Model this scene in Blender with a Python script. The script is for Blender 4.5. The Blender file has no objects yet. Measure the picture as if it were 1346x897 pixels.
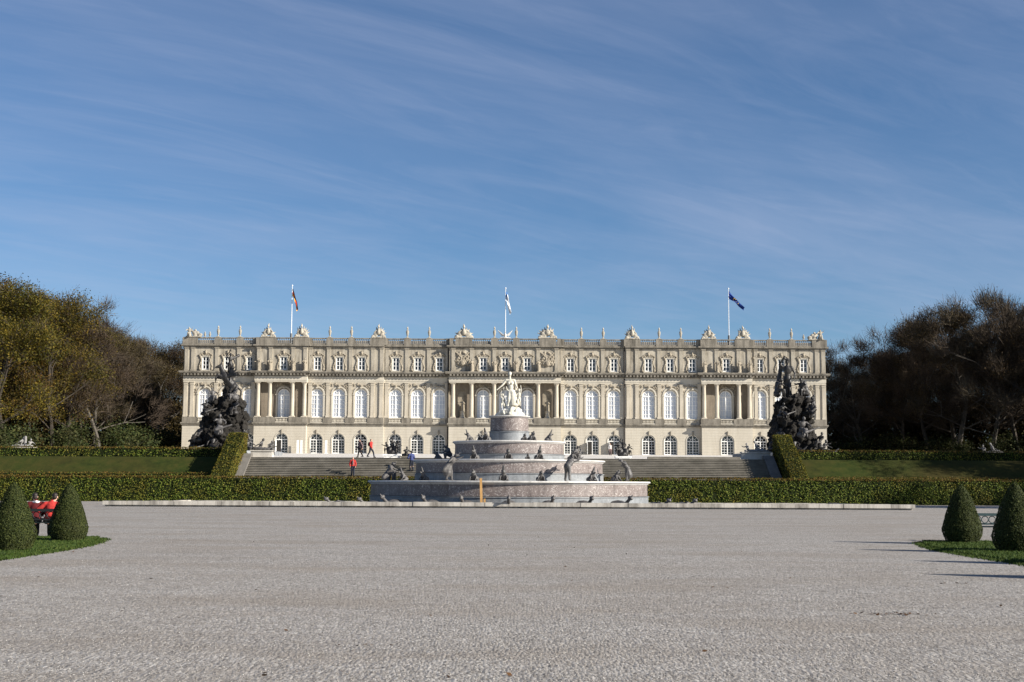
import bpy, bmesh, math, random
import numpy as np
from mathutils import Vector, Matrix, Euler, noise

random.seed(7); RNG = np.random.default_rng(7)
R = math.radians
scene = bpy.context.scene
col = scene.collection

# ------------------------------------------------------------------ camera
FPX, CX, CY = 1800.0, 673.0, 448.5          # focal length and centre, in photograph pixels
PITCH, ROLL, EYE = R(5.947), R(0.27), 1.65
cam_rot = Matrix.Rotation(R(90) + PITCH, 3, 'X') @ Matrix.Rotation(ROLL, 3, 'Z')
cd = bpy.data.cameras.new('camera')
cd.sensor_width = 36; cd.lens = 36 * FPX / 1346
cd.clip_start = .1; cd.clip_end = 8000
cam = bpy.data.objects.new('camera', cd); col.objects.link(cam)
cam.matrix_world = Matrix.Translation((0, 0, EYE)) @ cam_rot.to_4x4()
scene.camera = cam

def at(x, y, Y):
    d = cam_rot @ Vector(((x - CX) / FPX, (CY - y) / FPX, -1))
    return Vector((0, 0, EYE)) + d * (Y / d.y)

# ------------------------------------------------------------------ object helpers
def tag(o, label, cat, group=None, kind=None):
    o['label'] = label; o['category'] = cat
    if group: o['group'] = group
    if kind: o['kind'] = kind
    return o

def empty(name, loc, rz=0, label=None, cat=None, group=None):
    o = bpy.data.objects.new(name, None); col.objects.link(o)
    o.location = loc; o.rotation_euler = (0, 0, rz); o.empty_display_size = .2
    if label: tag(o, label, cat, group)
    return o

def link(name, me, mat=None, parent=None, loc=None, rz=None, smooth=False):
    o = bpy.data.objects.new(name, me); col.objects.link(o)
    if mat is not None:
        if len(me.materials): me.materials.clear()
        for m in (mat if isinstance(mat, (list, tuple)) else [mat]): me.materials.append(m)
    if parent: o.parent = parent
    if loc is not None: o.location = loc
    if rz is not None: o.rotation_euler = (0, 0, rz)
    if smooth:
        me.polygons.foreach_set('use_smooth', [True] * len(me.polygons))
    return o

def kids(o): return [c for c in bpy.data.objects if c.parent == o]
def copy_tree(o, parent=None, chmap=None):
    c = o.copy(); col.objects.link(c)
    if parent: c.parent = parent
    for ch in o.children: copy_tree(ch, c)
    return c

class MB:
    def __init__(s): s.v = []; s.f = []; s.m = []
    def add(s, vs, fs, mi=0):
        b = len(s.v); s.v += [tuple(v) for v in vs]
        s.f += [tuple(b + i for i in f) for f in fs]; s.m += [mi] * len(fs)
    def box(s, x0, x1, y0, y1, z0, z1, mi=0):
        s.add([(x0,y0,z0),(x1,y0,z0),(x1,y1,z0),(x0,y1,z0),(x0,y0,z1),(x1,y0,z1),(x1,y1,z1),(x0,y1,z1)],
              [(0,3,2,1),(4,5,6,7),(0,1,5,4),(1,2,6,5),(2,3,7,6),(3,0,4,7)], mi)
    def tube(s, p0, r0, p1, r1, n=8, mi=0, caps=True):
        p0 = Vector(p0); p1 = Vector(p1); d = (p1 - p0)
        if d.length < 1e-6: return
        d.normalize(); a = d.orthogonal().normalized(); b = d.cross(a)
        vs = []
        for p, r in ((p0, r0), (p1, r1)):
            for i in range(n):
                t = 2 * math.pi * i / n
                vs.append(p + (a * math.cos(t) + b * math.sin(t)) * r)
        fs = [(i, (i + 1) % n, n + (i + 1) % n, n + i) for i in range(n)]
        if caps: fs += [tuple(range(n - 1, -1, -1)), tuple(range(n, 2 * n))]
        s.add(vs, fs, mi)
    def lathe(s, prof, c=(0, 0, 0), n=24, mi=0):
        vs = []; fs = []
        for r, z in prof:
            for i in range(n):
                t = 2 * math.pi * i / n
                vs.append((c[0] + r * math.cos(t), c[1] + r * math.sin(t), c[2] + z))
        for k in range(len(prof) - 1):
            for i in range(n):
                j = (i + 1) % n
                fs.append((k*n+i, k*n+j, (k+1)*n+j, (k+1)*n+i))
        fs.append(tuple(range(n - 1, -1, -1))); fs.append(tuple(range((len(prof)-1)*n, len(prof)*n)))
        s.add(vs, fs, mi)
    def sweep(s, path, w, d, mi=0):
        """box section swept along a 2D path in the xz plane; w across the path, d = (y0, y1)"""
        n = len(path); vs = []
        for i, (x, z) in enumerate(path):
            a = path[max(i-1, 0)]; b = path[min(i+1, n-1)]
            t = Vector((b[0]-a[0], b[1]-a[1])).normalized(); nx, nz = -t.y, t.x
            for (o, y) in ((-w/2, d[0]), (w/2, d[0]), (w/2, d[1]), (-w/2, d[1])):
                vs.append((x + nx*o, y, z + nz*o))
        fs = []
        for i in range(n-1):
            for k in range(4):
                l = (k+1) % 4
                fs.append((i*4+k, i*4+l, (i+1)*4+l, (i+1)*4+k))
        fs += [(3,2,1,0), tuple((n-1)*4+k for k in range(4))]
        s.add(vs, fs, mi)
    def mesh(s, name='mesh'):
        me = bpy.data.meshes.new(name); me.from_pydata(s.v, [], s.f)
        if any(s.m): me.polygons.foreach_set('material_index', s.m)
        me.update()
        bm = bmesh.new(); bm.from_mesh(me); bmesh.ops.recalc_face_normals(bm, faces=bm.faces); bm.to_mesh(me); bm.free()
        return me
    def build(s, name, mat, parent=None, loc=None, smooth=False):
        me = s.mesh(name); mi = list(s.m)
        o = link(name, me, mat, parent, loc, smooth=smooth)
        return o

def np_mesh(name, V, F, mi=None):
    me = bpy.data.meshes.new(name)
    V = np.asarray(V, dtype=np.float32); F = np.asarray(F, dtype=np.int32)
    n, k = F.shape
    me.vertices.add(len(V)); me.vertices.foreach_set('co', V.ravel())
    me.loops.add(n*k); me.loops.foreach_set('vertex_index', F.ravel())
    me.polygons.add(n); me.polygons.foreach_set('loop_start', np.arange(0, n*k, k, dtype=np.int32))
    if mi is not None: me.polygons.foreach_set('material_index', np.asarray(mi, dtype=np.int32))
    me.update(calc_edges=True); me.validate()
    return me

def leaf_arrays(C, N, size, aspect=1.0, rng=RNG, tilt=.7):
    """one small quad per centre C, normal about N"""
    C = np.asarray(C, float); n = len(C)
    N = np.asarray(N, float) + rng.normal(0, tilt, (n, 3))
    N /= np.linalg.norm(N, axis=1, keepdims=True) + 1e-9
    A = np.cross(N, rng.normal(0, 1, (n, 3))); A /= np.linalg.norm(A, axis=1, keepdims=True) + 1e-9
    B = np.cross(N, A)
    s = (np.asarray(size) * rng.uniform(.6, 1.35, n))[:, None] * .5
    V = np.stack([C - A*s, C - B*s*aspect, C + A*s, C + B*s*aspect], 1).reshape(-1, 3)   # a lozenge
    F = np.arange(4*n).reshape(n, 4)
    return V, F

# ------------------------------------------------------------------ materials
def new_mat(name):
    m = bpy.data.materials.new(name); m.use_nodes = True
    nt = m.node_tree; b = nt.nodes['Principled BSDF']
    return m, nt, b
def N(nt, t, **kw):
    n = nt.nodes.new(t)
    for k, v in kw.items():
        if k in n.inputs.keys() if hasattr(n.inputs, 'keys') else False: n.inputs[k].default_value = v
        else: setattr(n, k, v)
    return n
def c4(c): return (c[0], c[1], c[2], 1)
def ramp(nt, fac, stops):
    r = nt.nodes.new('ShaderNodeValToRGB'); e = r.color_ramp.elements
    e[0].position = stops[0][0]; e[0].color = c4(stops[0][1])
    e[1].position = stops[-1][0]; e[1].color = c4(stops[-1][1])
    for p, c in stops[1:-1]:
        q = e.new(p); q.color = c4(c)
    nt.links.new(fac, r.inputs[0]); return r.outputs[0]
def noise_tex(nt, vec, scale, detail=4, rough=.6, dist=0):
    n = nt.nodes.new('ShaderNodeTexNoise'); n.inputs['Scale'].default_value = scale
    n.inputs['Detail'].default_value = detail; n.inputs['Roughness'].default_value = rough
    n.inputs['Distortion'].default_value = dist
    if vec is not None: nt.links.new(vec, n.inputs['Vector'])
    return n.outputs['Fac']
def coords(nt, kind='Object', scale=(1, 1, 1)):
    if kind == 'World':
        g = nt.nodes.new('ShaderNodeNewGeometry'); o = g.outputs['Position']
    else:
        t = nt.nodes.new('ShaderNodeTexCoord'); o = t.outputs[kind]
    if scale != (1, 1, 1):
        mp = nt.nodes.new('ShaderNodeMapping'); mp.inputs['Scale'].default_value = scale
        nt.links.new(o, mp.inputs[0]); o = mp.outputs[0]
    return o
def mixc(nt, fac, a, b, mode='MIX'):
    m = nt.nodes.new('ShaderNodeMix'); m.data_type = 'RGBA'; m.blend_type = mode
    for s, v in ((0, fac), (6, a), (7, b)):
        if isinstance(v, (int, float)): m.inputs[s].default_value = v
        elif isinstance(v, tuple): m.inputs[s].default_value = c4(v)
        else: nt.links.new(v, m.inputs[s])
    return m.outputs[2]
def math_n(nt, op, a, b=0, c=None):
    m = nt.nodes.new('ShaderNodeMath'); m.operation = op
    for i, v in enumerate((a, b) if c is None else (a, b, c)):
        if isinstance(v, (int, float)): m.inputs[i].default_value = v
        else: nt.links.new(v, m.inputs[i])
    return m.outputs[0]
def bump(nt, b, h, strength=.5, dist=.05):
    n = nt.nodes.new('ShaderNodeBump'); n.inputs['Strength'].default_value = strength
    n.inputs['Distance'].default_value = dist
    nt.links.new(h, n.inputs['Height']); nt.links.new(n.outputs[0], b.inputs['Normal'])

def stone_mat(name, c1, c2, dirt=None, dirt_amt=.5, scale=1.2, rough=.85, bmp=.3, streak=True, kind='Object', spec=.25, joints=None, bdist=.04):
    m, nt, b = new_mat(name)
    o = coords(nt, kind)
    n1 = noise_tex(nt, o, scale, 6, .65)
    c = ramp(nt, n1, [(.3, c1), (.7, c2)])
    fine = noise_tex(nt, o, scale*9, 4, .7)
    c = mixc(nt, .35, c, ramp(nt, fine, [(.25, tuple(x*.6 for x in c1)), (.75, c2)]))
    if dirt:
        so = coords(nt, kind, (1.6, 1.6, .22)) if streak else o
        n2 = noise_tex(nt, so, .8, 5, .7, .4)
        f = math_n(nt, 'MULTIPLY', ramp(nt, n2, [(.42, (0,0,0)), (.72, (1,1,1))]), dirt_amt)
        c = mixc(nt, f, c, dirt)
    h = fine
    if joints:
        sp = nt.nodes.new('ShaderNodeSeparateXYZ'); nt.links.new(o, sp.inputs[0])
        fr = math_n(nt, 'FRACT', math_n(nt, 'DIVIDE', sp.outputs[2], joints))
        ln = math_n(nt, 'LESS_THAN', fr, .1)
        c = mixc(nt, math_n(nt, 'MULTIPLY', ln, .38), c, tuple(x*.45 for x in c1))
        h = math_n(nt, 'SUBTRACT', math_n(nt, 'MULTIPLY', fine, .3), ln)
    nt.links.new(c, b.inputs['Base Color'])
    b.inputs['Roughness'].default_value = rough; b.inputs['Specular IOR Level'].default_value = spec
    if bmp: bump(nt, b, h, bmp, bdist)
    return m

def plain_mat(name, c, rough=.6, spec=.4, metal=0, var=.15, scale=6):
    m, nt, b = new_mat(name)
    n1 = noise_tex(nt, coords(nt), scale, 4)
    nt.links.new(ramp(nt, n1, [(.3, tuple(x*(1-var) for x in c)), (.7, tuple(min(1, x*(1+var)) for x in c))]), b.inputs['Base Color'])
    b.inputs['Roughness'].default_value = rough; b.inputs['Specular IOR Level'].default_value = spec
    b.inputs['Metallic'].default_value = metal
    return m

def leaf_mat(name, stops, patch=None, patch_amt=.6, patch_scale=.25, trans=.25, objvar=.0, rough=.7):
    """colour per leaf (random per island), with large patches of another leaf colour"""
    m, nt, b = new_mat(name)
    g = nt.nodes.new('ShaderNodeNewGeometry')
    c = ramp(nt, g.outputs['Random Per Island'], stops)
    if patch:
        n1 = noise_tex(nt, g.outputs['Position'], patch_scale, 3)
        f = math_n(nt, 'MULTIPLY', ramp(nt, n1, [(.48, (0,0,0)), (.66, (1,1,1))]), patch_amt)
        c = mixc(nt, f, c, ramp(nt, g.outputs['Random Per Island'], patch))
    if objvar:
        oi = nt.nodes.new('ShaderNodeObjectInfo')
        hs = nt.nodes.new('ShaderNodeHueSaturation')
        nt.links.new(math_n(nt, 'MULTIPLY_ADD', oi.outputs['Random'], objvar*.12, .5 - objvar*.06), hs.inputs['Hue'])
        nt.links.new(math_n(nt, 'MULTIPLY_ADD', oi.outputs['Random'], objvar, 1 - objvar*.5), hs.inputs['Value'])
        nt.links.new(c, hs.inputs['Color']); c = hs.outputs[0]
    nt.links.new(c, b.inputs['Base Color'])
    b.inputs['Roughness'].default_value = rough; b.inputs['Specular IOR Level'].default_value = .2
    if trans:
        t = nt.nodes.new('ShaderNodeBsdfTranslucent'); nt.links.new(c, t.inputs[0])
        mx = nt.nodes.new('ShaderNodeMixShader'); mx.inputs[0].default_value = trans
        nt.links.new(b.outputs[0], mx.inputs[1]); nt.links.new(t.outputs[0], mx.inputs[2])
        nt.links.new(mx.outputs[0], nt.nodes['Material Output'].inputs[0])
    return m

STONE = stone_mat('pale_limestone', (.46,.41,.325), (.58,.53,.44), (.19,.165,.125), .65, 1.0)
ATTIC = stone_mat('weathered_limestone', (.37,.33,.265), (.52,.475,.39), (.11,.096,.075), .95, 1.0)
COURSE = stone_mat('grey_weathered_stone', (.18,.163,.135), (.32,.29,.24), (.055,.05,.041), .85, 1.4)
STUCCO = stone_mat('cream_stucco', (.48,.44,.365), (.55,.51,.43), (.33,.29,.23), .45, .7, joints=.43, bmp=.25)
LOGGIA = stone_mat('shade_toned_loggia_stone', (.20,.165,.125), (.30,.255,.20), (.09,.075,.058), .6, 1.0)  # recess shade put into the base colour, with weathering streaks over it
FRIEZE = stone_mat('smooth_cream_stone', (.51,.47,.39), (.60,.56,.475), (.30,.265,.21), .45, .7, bmp=.1)
ORN = stone_mat('carved_ornament_stone', (.27,.235,.18), (.42,.37,.29), (.10,.085,.065), .7, 2.5, streak=False)
ROOFSTAT = stone_mat('roof_statuary_stone', (.36,.33,.27), (.50,.46,.385), (.10,.09,.075), .85, 2.0, streak=False)
WHITEPAINT = plain_mat('white_window_paint', (.80,.80,.78), .45)
PANE_PALE = None
def pane_mat(name, c, c2, rough, sc):
    m, nt, b = new_mat(name)
    o = coords(nt, 'World', sc)
    nt.links.new(ramp(nt, noise_tex(nt, o, 1, 3), [(.35, c), (.65, c2)]), b.inputs['Base Color'])
    b.inputs['Roughness'].default_value = rough; b.inputs['Specular IOR Level'].default_value = .6
    return m
PANE_PALE = pane_mat('curtained_glass', (.50,.535,.60), (.68,.70,.74), .12, (.9, .9, .35))
PANE_DARK = pane_mat('dark_glass', (.012,.014,.018), (.045,.05,.06), .06, (.6, .6, .5))
DARKIN = plain_mat('dark_interior', (.02,.018,.016), .9)
PIPE = plain_mat('dark_bronze_pipe', (.035,.026,.02), .5, .5)
LEAD = plain_mat('lead_roofing', (.16,.165,.17), .6)

def marble_mat(name, c1, c2, vein, scale=1.5, vamt=.8):
    m, nt, b = new_mat(name)
    o = coords(nt, 'World')
    n1 = noise_tex(nt, o, scale, 6, .7, 1.2)
    c = ramp(nt, n1, [(.3, c1), (.7, c2)])
    n2 = noise_tex(nt, o, scale*3.2, 6, .75, 2.0)
    f = math_n(nt, 'MULTIPLY', ramp(nt, n2, [(.53, (0,0,0)), (.63, (1,1,1))]), vamt)
    c = mixc(nt, f, c, vein)
    n3 = noise_tex(nt, coords(nt, 'World', (1.5,1.5,.25)), 1.2, 5, .7)
    f3 = math_n(nt, 'MULTIPLY', ramp(nt, n3, [(.5, (0,0,0)), (.7, (1,1,1))]), .5)
    c = mixc(nt, f3, c, tuple(x*.45 for x in c1))
    nt.links.new(c, b.inputs['Base Color'])
    b.inputs['Roughness'].default_value = .5; b.inputs['Specular IOR Level'].default_value = .35
    return m
RED_MARBLE = marble_mat('red_marble', (.115,.092,.086), (.20,.168,.158), (.46,.43,.41), 1.7, 1.0)
GREY_MARBLE = marble_mat('grey_marble', (.14,.15,.16), (.235,.25,.265), (.38,.38,.38), 1.8, .5)
WHITE_MARBLE = marble_mat('white_marble', (.50,.485,.46), (.62,.60,.57), (.32,.30,.28), 1.6, .6)
STATUE_MARBLE = stone_mat('cream_statue_marble', (.56,.535,.455), (.66,.63,.545), (.36,.33,.26), .5, 2.5, streak=False, bmp=.1)  # cream marble in its own pale tone, random darker patches
LEADFIG = stone_mat('grey_lead_sculpture', (.05,.048,.048), (.125,.118,.115), (.02,.018,.018), .8, 2.5, rough=.55, streak=False, spec=.5)
PALEFIG = stone_mat('pale_grey_lead_sculpture', (.19,.185,.18), (.30,.29,.28), (.08,.075,.075), .6, 2.5, rough=.6, streak=False)
BRONZE = stone_mat('dark_bronze', (.007,.006,.006), (.020,.018,.017), (.065,.06,.056), .45, 1.6, rough=.5, streak=False, spec=.5)
ROCK = stone_mat('dark_fountain_rock', (.007,.006,.005), (.024,.021,.018), (.06,.055,.047), .45, 1.4, rough=.8, streak=False, bmp=.8, bdist=.15)
STEP = stone_mat('mossy_grey_step_stone', (.15,.137,.114), (.25,.23,.195), (.075,.07,.056), .7, .9, kind='World', streak=False)
KERBSTONE = stone_mat('pale_kerb_stone', (.42,.39,.345), (.54,.51,.46), (.10,.09,.078), 1.0, .9, kind='World', bmp=.2)
STRINGER = stone_mat('grey_stringer_stone', (.13,.122,.11), (.21,.195,.175), (.07,.065,.055), .6, 1.2, kind='World')
PEDESTAL = stone_mat('pale_pedestal_stone', (.44,.415,.37), (.55,.525,.475), (.22,.20,.17), .5, 1.5)
IRON = plain_mat('black_cast_iron', (.012,.014,.014), .5)
TEALIRON = plain_mat('dark_teal_cast_iron', (.02,.045,.05), .5)
SLAT = plain_mat('dark_green_bench_slat', (.02,.035,.03), .55)
BARK = stone_mat('grey_brown_bark', (.028,.023,.018), (.065,.054,.043), (.015,.013,.011), .5, 3, rough=.95, kind='World')
PALEBARK = stone_mat('pale_mottled_bark', (.065,.057,.046), (.14,.125,.105), (.03,.026,.022), .6, 2, rough=.95, kind='World')

LEAF_GOLD = leaf_mat('olive_gold_leaves', [(0,(.026,.027,.004)), (.35,(.066,.054,.007)), (.7,(.115,.08,.010)), (1,(.165,.105,.013))],
                     [(0,(.022,.030,.005)), (1,(.055,.058,.009))], .6, .16, objvar=.35)
LEAF_BROWN = leaf_mat('brown_autumn_leaves', [(0,(.024,.016,.007)), (.5,(.056,.037,.014)), (1,(.090,.060,.020))],
                      [(0,(.016,.016,.005)), (1,(.038,.034,.010))], .5, .16, objvar=.3)
TWIG = leaf_mat('bare_grey_brown_twigs', [(0,(.034,.026,.018)), (1,(.075,.058,.041))], trans=0, objvar=.3, rough=.95)
LEAF_SHRUB = leaf_mat('dark_green_shrub_leaves', [(0,(.015,.022,.007)), (.6,(.035,.048,.012)), (1,(.07,.07,.02))],
                      [(0,(.03,.024,.012)), (1,(.06,.045,.02))], .6, .3, objvar=.3)
LEAF_HEDGE = leaf_mat('hornbeam_hedge_leaves', [(0,(.034,.058,.007)), (.5,(.100,.140,.017)), (.85,(.145,.165,.022)), (1,(.20,.18,.03))],
                     [(0,(.085,.080,.012)), (.6,(.155,.125,.018)), (1,(.20,.13,.022))], .7, .36)
LEAF_HEDGEY = leaf_mat('sun_toned_yellow_hedge_leaves', [(0,(.045,.055,.008)), (.5,(.115,.115,.015)), (1,(.18,.14,.02))], [(0,(.08,.06,.010)), (1,(.18,.11,.018))], .7, .6)  # yellower hornbeam variant, sunlit yellow-olive tone put into the leaf colour
LEAF_HEDGETOP = leaf_mat('russet_hedge_top_leaves', [(0,(.05,.036,.009)), (.5,(.105,.066,.012)), (1,(.16,.095,.018))],
                         [(0,(.05,.055,.014)), (1,(.12,.10,.02))], .6, .8)
LEAF_BOX = leaf_mat('clipped_yew_leaves', [(0,(.013,.021,.004)), (.55,(.032,.043,.009)), (1,(.068,.078,.018))],
                    [(0,(.02,.026,.008)), (1,(.055,.055,.018))], .5, 2.0, trans=.12)
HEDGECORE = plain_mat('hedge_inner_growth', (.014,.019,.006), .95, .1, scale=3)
GRASSBLADE = leaf_mat('lawn_grass_blades', [(0,(.022,.042,.006)), (.6,(.042,.075,.011)), (1,(.08,.10,.02))], trans=.25)

def ground_mat(name, stops, scale, big, rough=.95, bmp=.5):
    m, nt, b = new_mat(name)
    o = coords(nt, 'World')
    n1 = noise_tex(nt, o, scale, 6, .7)
    c = ramp(nt, n1, stops)
    n2 = noise_tex(nt, o, .12, 4, .6)
    c = mixc(nt, math_n(nt, 'MULTIPLY', ramp(nt, n2, [(.4,(0,0,0)), (.65,(1,1,1))]), .6), c, big)
    nt.links.new(c, b.inputs['Base Color']); b.inputs['Roughness'].default_value = rough
    b.inputs['Specular IOR Level'].default_value = .15
    bump(nt, b, n1, bmp, .08); return m
LAWN = ground_mat('rough_autumn_lawn', [(.3,(.012,.021,.003)), (.5,(.026,.036,.005)), (.72,(.046,.044,.009))], 1.1, (.042,.028,.008))
LAWNSTRIP = ground_mat('green_lawn', [(.3,(.022,.042,.006)), (.7,(.05,.08,.012)) ], 9, (.035,.06,.01))
HILLWOOD = ground_mat('far_brown_woodland', [(.3,(.012,.011,.006)), (.7,(.035,.028,.014))], .15, (.022,.024,.010))
WOODFLOOR = ground_mat('leaf_littered_earth', [(.3,(.03,.022,.014)), (.7,(.075,.055,.034))], 2, (.04,.035,.018))

def gravel_mat():
    m, nt, b = new_mat('pale_grey_gravel')
    o = coords(nt, 'World')
    def vor(scale):
        v = nt.nodes.new('ShaderNodeTexVoronoi'); v.inputs['Scale'].default_value = scale
        nt.links.new(coords(nt, 'World', (1, .3, 1)), v.inputs['Vector']); return v
    v1, v2 = vor(30), vor(70)
    def val(v):
        s = nt.nodes.new('ShaderNodeSeparateColor'); nt.links.new(v.outputs['Color'], s.inputs[0]); return s.outputs[0]
    a1 = ramp(nt, val(v1), [(0,(.10,.092,.083)), (.25,(.24,.225,.208)), (.75,(.36,.34,.315)), (.93,(.42,.40,.375)), (1,(.54,.52,.49))])
    a2 = ramp(nt, val(v2), [(0,(.13,.12,.108)), (.5,(.30,.28,.26)), (1,(.50,.48,.45))])
    c = mixc(nt, .45, a1, a2)
    n1 = noise_tex(nt, coords(nt, 'World', (.5, 1, 1)), .35, 5, .65)
    c = mixc(nt, math_n(nt, 'MULTIPLY', ramp(nt, n1, [(.45,(0,0,0)), (.66,(1,1,1))]), .55), c, (.235,.20,.162), 'MIX')
    n2 = noise_tex(nt, o, 2.2, 5, .7)
    c = mixc(nt, .55, c, ramp(nt, n2, [(.3,(.72,.71,.70)), (.7,(1.0,1.0,1.0))]), 'MULTIPLY')
    n3 = noise_tex(nt, coords(nt, 'World', (.03, .6, 1)), 1.0, 4, .6)          # faint raked bands
    c = mixc(nt, .5, c, ramp(nt, n3, [(.35,(.82,.81,.80)), (.65,(1,1,1))]), 'MULTIPLY')
    nt.links.new(c, b.inputs['Base Color']); b.inputs['Roughness'].default_value = .9
    b.inputs['Specular IOR Level'].default_value = .2
    h = math_n(nt, 'ADD', v1.outputs['Distance'], math_n(nt, 'MULTIPLY', n2, .6))
    bump(nt, b, math_n(nt, 'MULTIPLY', h, -1), .55, .02)
    return m
GRAVEL = gravel_mat()
PEBBLE = leaf_mat('loose_gravel_stones', [(0,(.12,.11,.10)), (.4,(.26,.24,.22)), (.9,(.36,.34,.31)), (1,(.58,.56,.53))], trans=0, rough=.85)
DEADLEAF = leaf_mat('fallen_dead_leaves', [(0,(.03,.018,.01)), (1,(.12,.06,.025))], trans=.1)

# ------------------------------------------------------------------ sculpted solids (voxel union of tapered limbs and ellipsoids)
shop = bpy.data.scenes.new('sculpt_bench')
def sculpt_mesh(name, prims, voxel, disp=0, dscale=2.0, seed=0):
    bm = bmesh.new()
    for p in prims:
        if p[0] == 'c':
            _, a, ra, b_, rb = p
            a = Vector(a); b_ = Vector(b_); d = b_ - a; L = d.length
            if L < 1e-5: continue
            q = d.to_track_quat('Z', 'Y').to_matrix()
            n = 10; rings = []
            for k in range(-3, 1): 
                t = k * math.pi / 6.2
                rings.append((ra*math.cos(t), ra*math.sin(t)))
            for k in range(0, 4):
                t = k * math.pi / 6.2
                rings.append((rb*math.cos(t), L + rb*math.sin(t)))
            vs = []
            for r, z in rings:
                vs.append([bm.verts.new(a + q @ Vector((r*math.cos(2*math.pi*i/n), r*math.sin(2*math.pi*i/n), z))) for i in range(n)])
            for k in range(len(vs)-1):
                for i in range(n):
                    bm.faces.new((vs[k][i], vs[k][(i+1)%n], vs[k+1][(i+1)%n], vs[k+1][i]))
            bm.faces.new(vs[0][::-1]); bm.faces.new(vs[-1])
        elif p[0] == 'e':
            c, r = Vector(p[1]), p[2]
            rot = Euler(p[3]).to_matrix().to_4x4() if len(p) > 3 else Matrix.Identity(4)
            bmesh.ops.create_icosphere(bm, subdivisions=2, radius=1,
                matrix=Matrix.Translation(c) @ rot @ Matrix.Diagonal((r[0], r[1], r[2], 1)))
        elif p[0] == 'b':
            c, r = Vector(p[1]), p[2]
            rot = Euler(p[3]).to_matrix().to_4x4() if len(p) > 3 else Matrix.Identity(4)
            bmesh.ops.create_cube(bm, size=2, matrix=Matrix.Translation(c) @ rot @ Matrix.Diagonal((r[0], r[1], r[2], 1)))
    me = bpy.data.meshes.new(name); bm.to_mesh(me); bm.free()
    tmp = bpy.data.objects.new('sculpt_tmp', me); shop.collection.objects.link(tmp)
    md = tmp.modifiers.new('r', 'REMESH'); md.mode = 'VOXEL'; md.voxel_size = voxel
    md2 = tmp.modifiers.new('s', 'SMOOTH'); md2.factor = .5; md2.iterations = 1
    with bpy.context.temp_override(scene=shop, view_layer=shop.view_layers[0]):
        dg = bpy.context.evaluated_depsgraph_get(); dg.update()
        out = bpy.data.meshes.new_from_object(tmp.evaluated_get(dg)); out.name = name
    bpy.data.objects.remove(tmp); bpy.data.meshes.remove(me)
    if disp:
        off = Vector((seed*13.1, seed*7.7, seed*3.3))
        nrm = [v.normal.copy() for v in out.vertices]
        for v, nv_ in zip(out.vertices, nrm):
            v.co += nv_ * (noise.fractal(v.co * dscale + off, 1.0, 2.1, 4) * disp)
        out.update()
    out.polygons.foreach_set('use_smooth', [True]*len(out.polygons))
    return out

def V3(*a): return Vector(a)
def lerp(a, b, t): return a + (b - a) * t

# human figure: joints in metres, facing -Y, origin between the feet
def joints(stride=0, arms=None, sit=False, lean=0, twist=0, spread=.09, head=(0, 0)):
    J = {}
    pz = .50 if sit else .93 - .10*abs(stride)**1.5
    pel = V3(0, 0, pz)
    la = math.sin(lean); lc = math.cos(lean)
    def up(d, fx=0): return pel + V3(fx, -d*la, d*lc)
    J['pel'] = pel; J['waist'] = up(.17); J['chest'] = up(.36); J['neck'] = up(.53); J['head'] = up(.69) + V3(head[0], head[1] - .01, 0)
    for s, k in ((-1, 'r'), (1, 'l')):
        J['sh'+k] = up(.47, s*.185); J['hip'+k] = pel + V3(s*.085, 0, -.02)
        if sit:
            J['kn'+k] = pel + V3(s*.10, -.43, .03); J['an'+k] = V3(s*.10, -.40 - .05*s, .08)
        else:
            f = stride * s
            J['an'+k] = V3(s*spread, -f*.5, .08 + (.05 if f < 0 else 0)*abs(stride)*2)
            J['kn'+k] = lerp(J['hip'+k], J['an'+k], .48) + V3(0, -.04 - .05*abs(stride), .01)
        if arms and k in arms:
            J['el'+k], J['wr'+k] = V3(*arms[k][0]), V3(*arms[k][1])
        else:
            J['el'+k] = J['sh'+k] + V3(s*.05, .06 - .15*stride*-s*1.0, -.27)
            J['wr'+k] = J['el'+k] + V3(s*.0, -.10 - .12*stride*-s*1.0, -.22)
    return J

def foot_dir(J, k):
    return V3(0, -1, 0)

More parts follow.
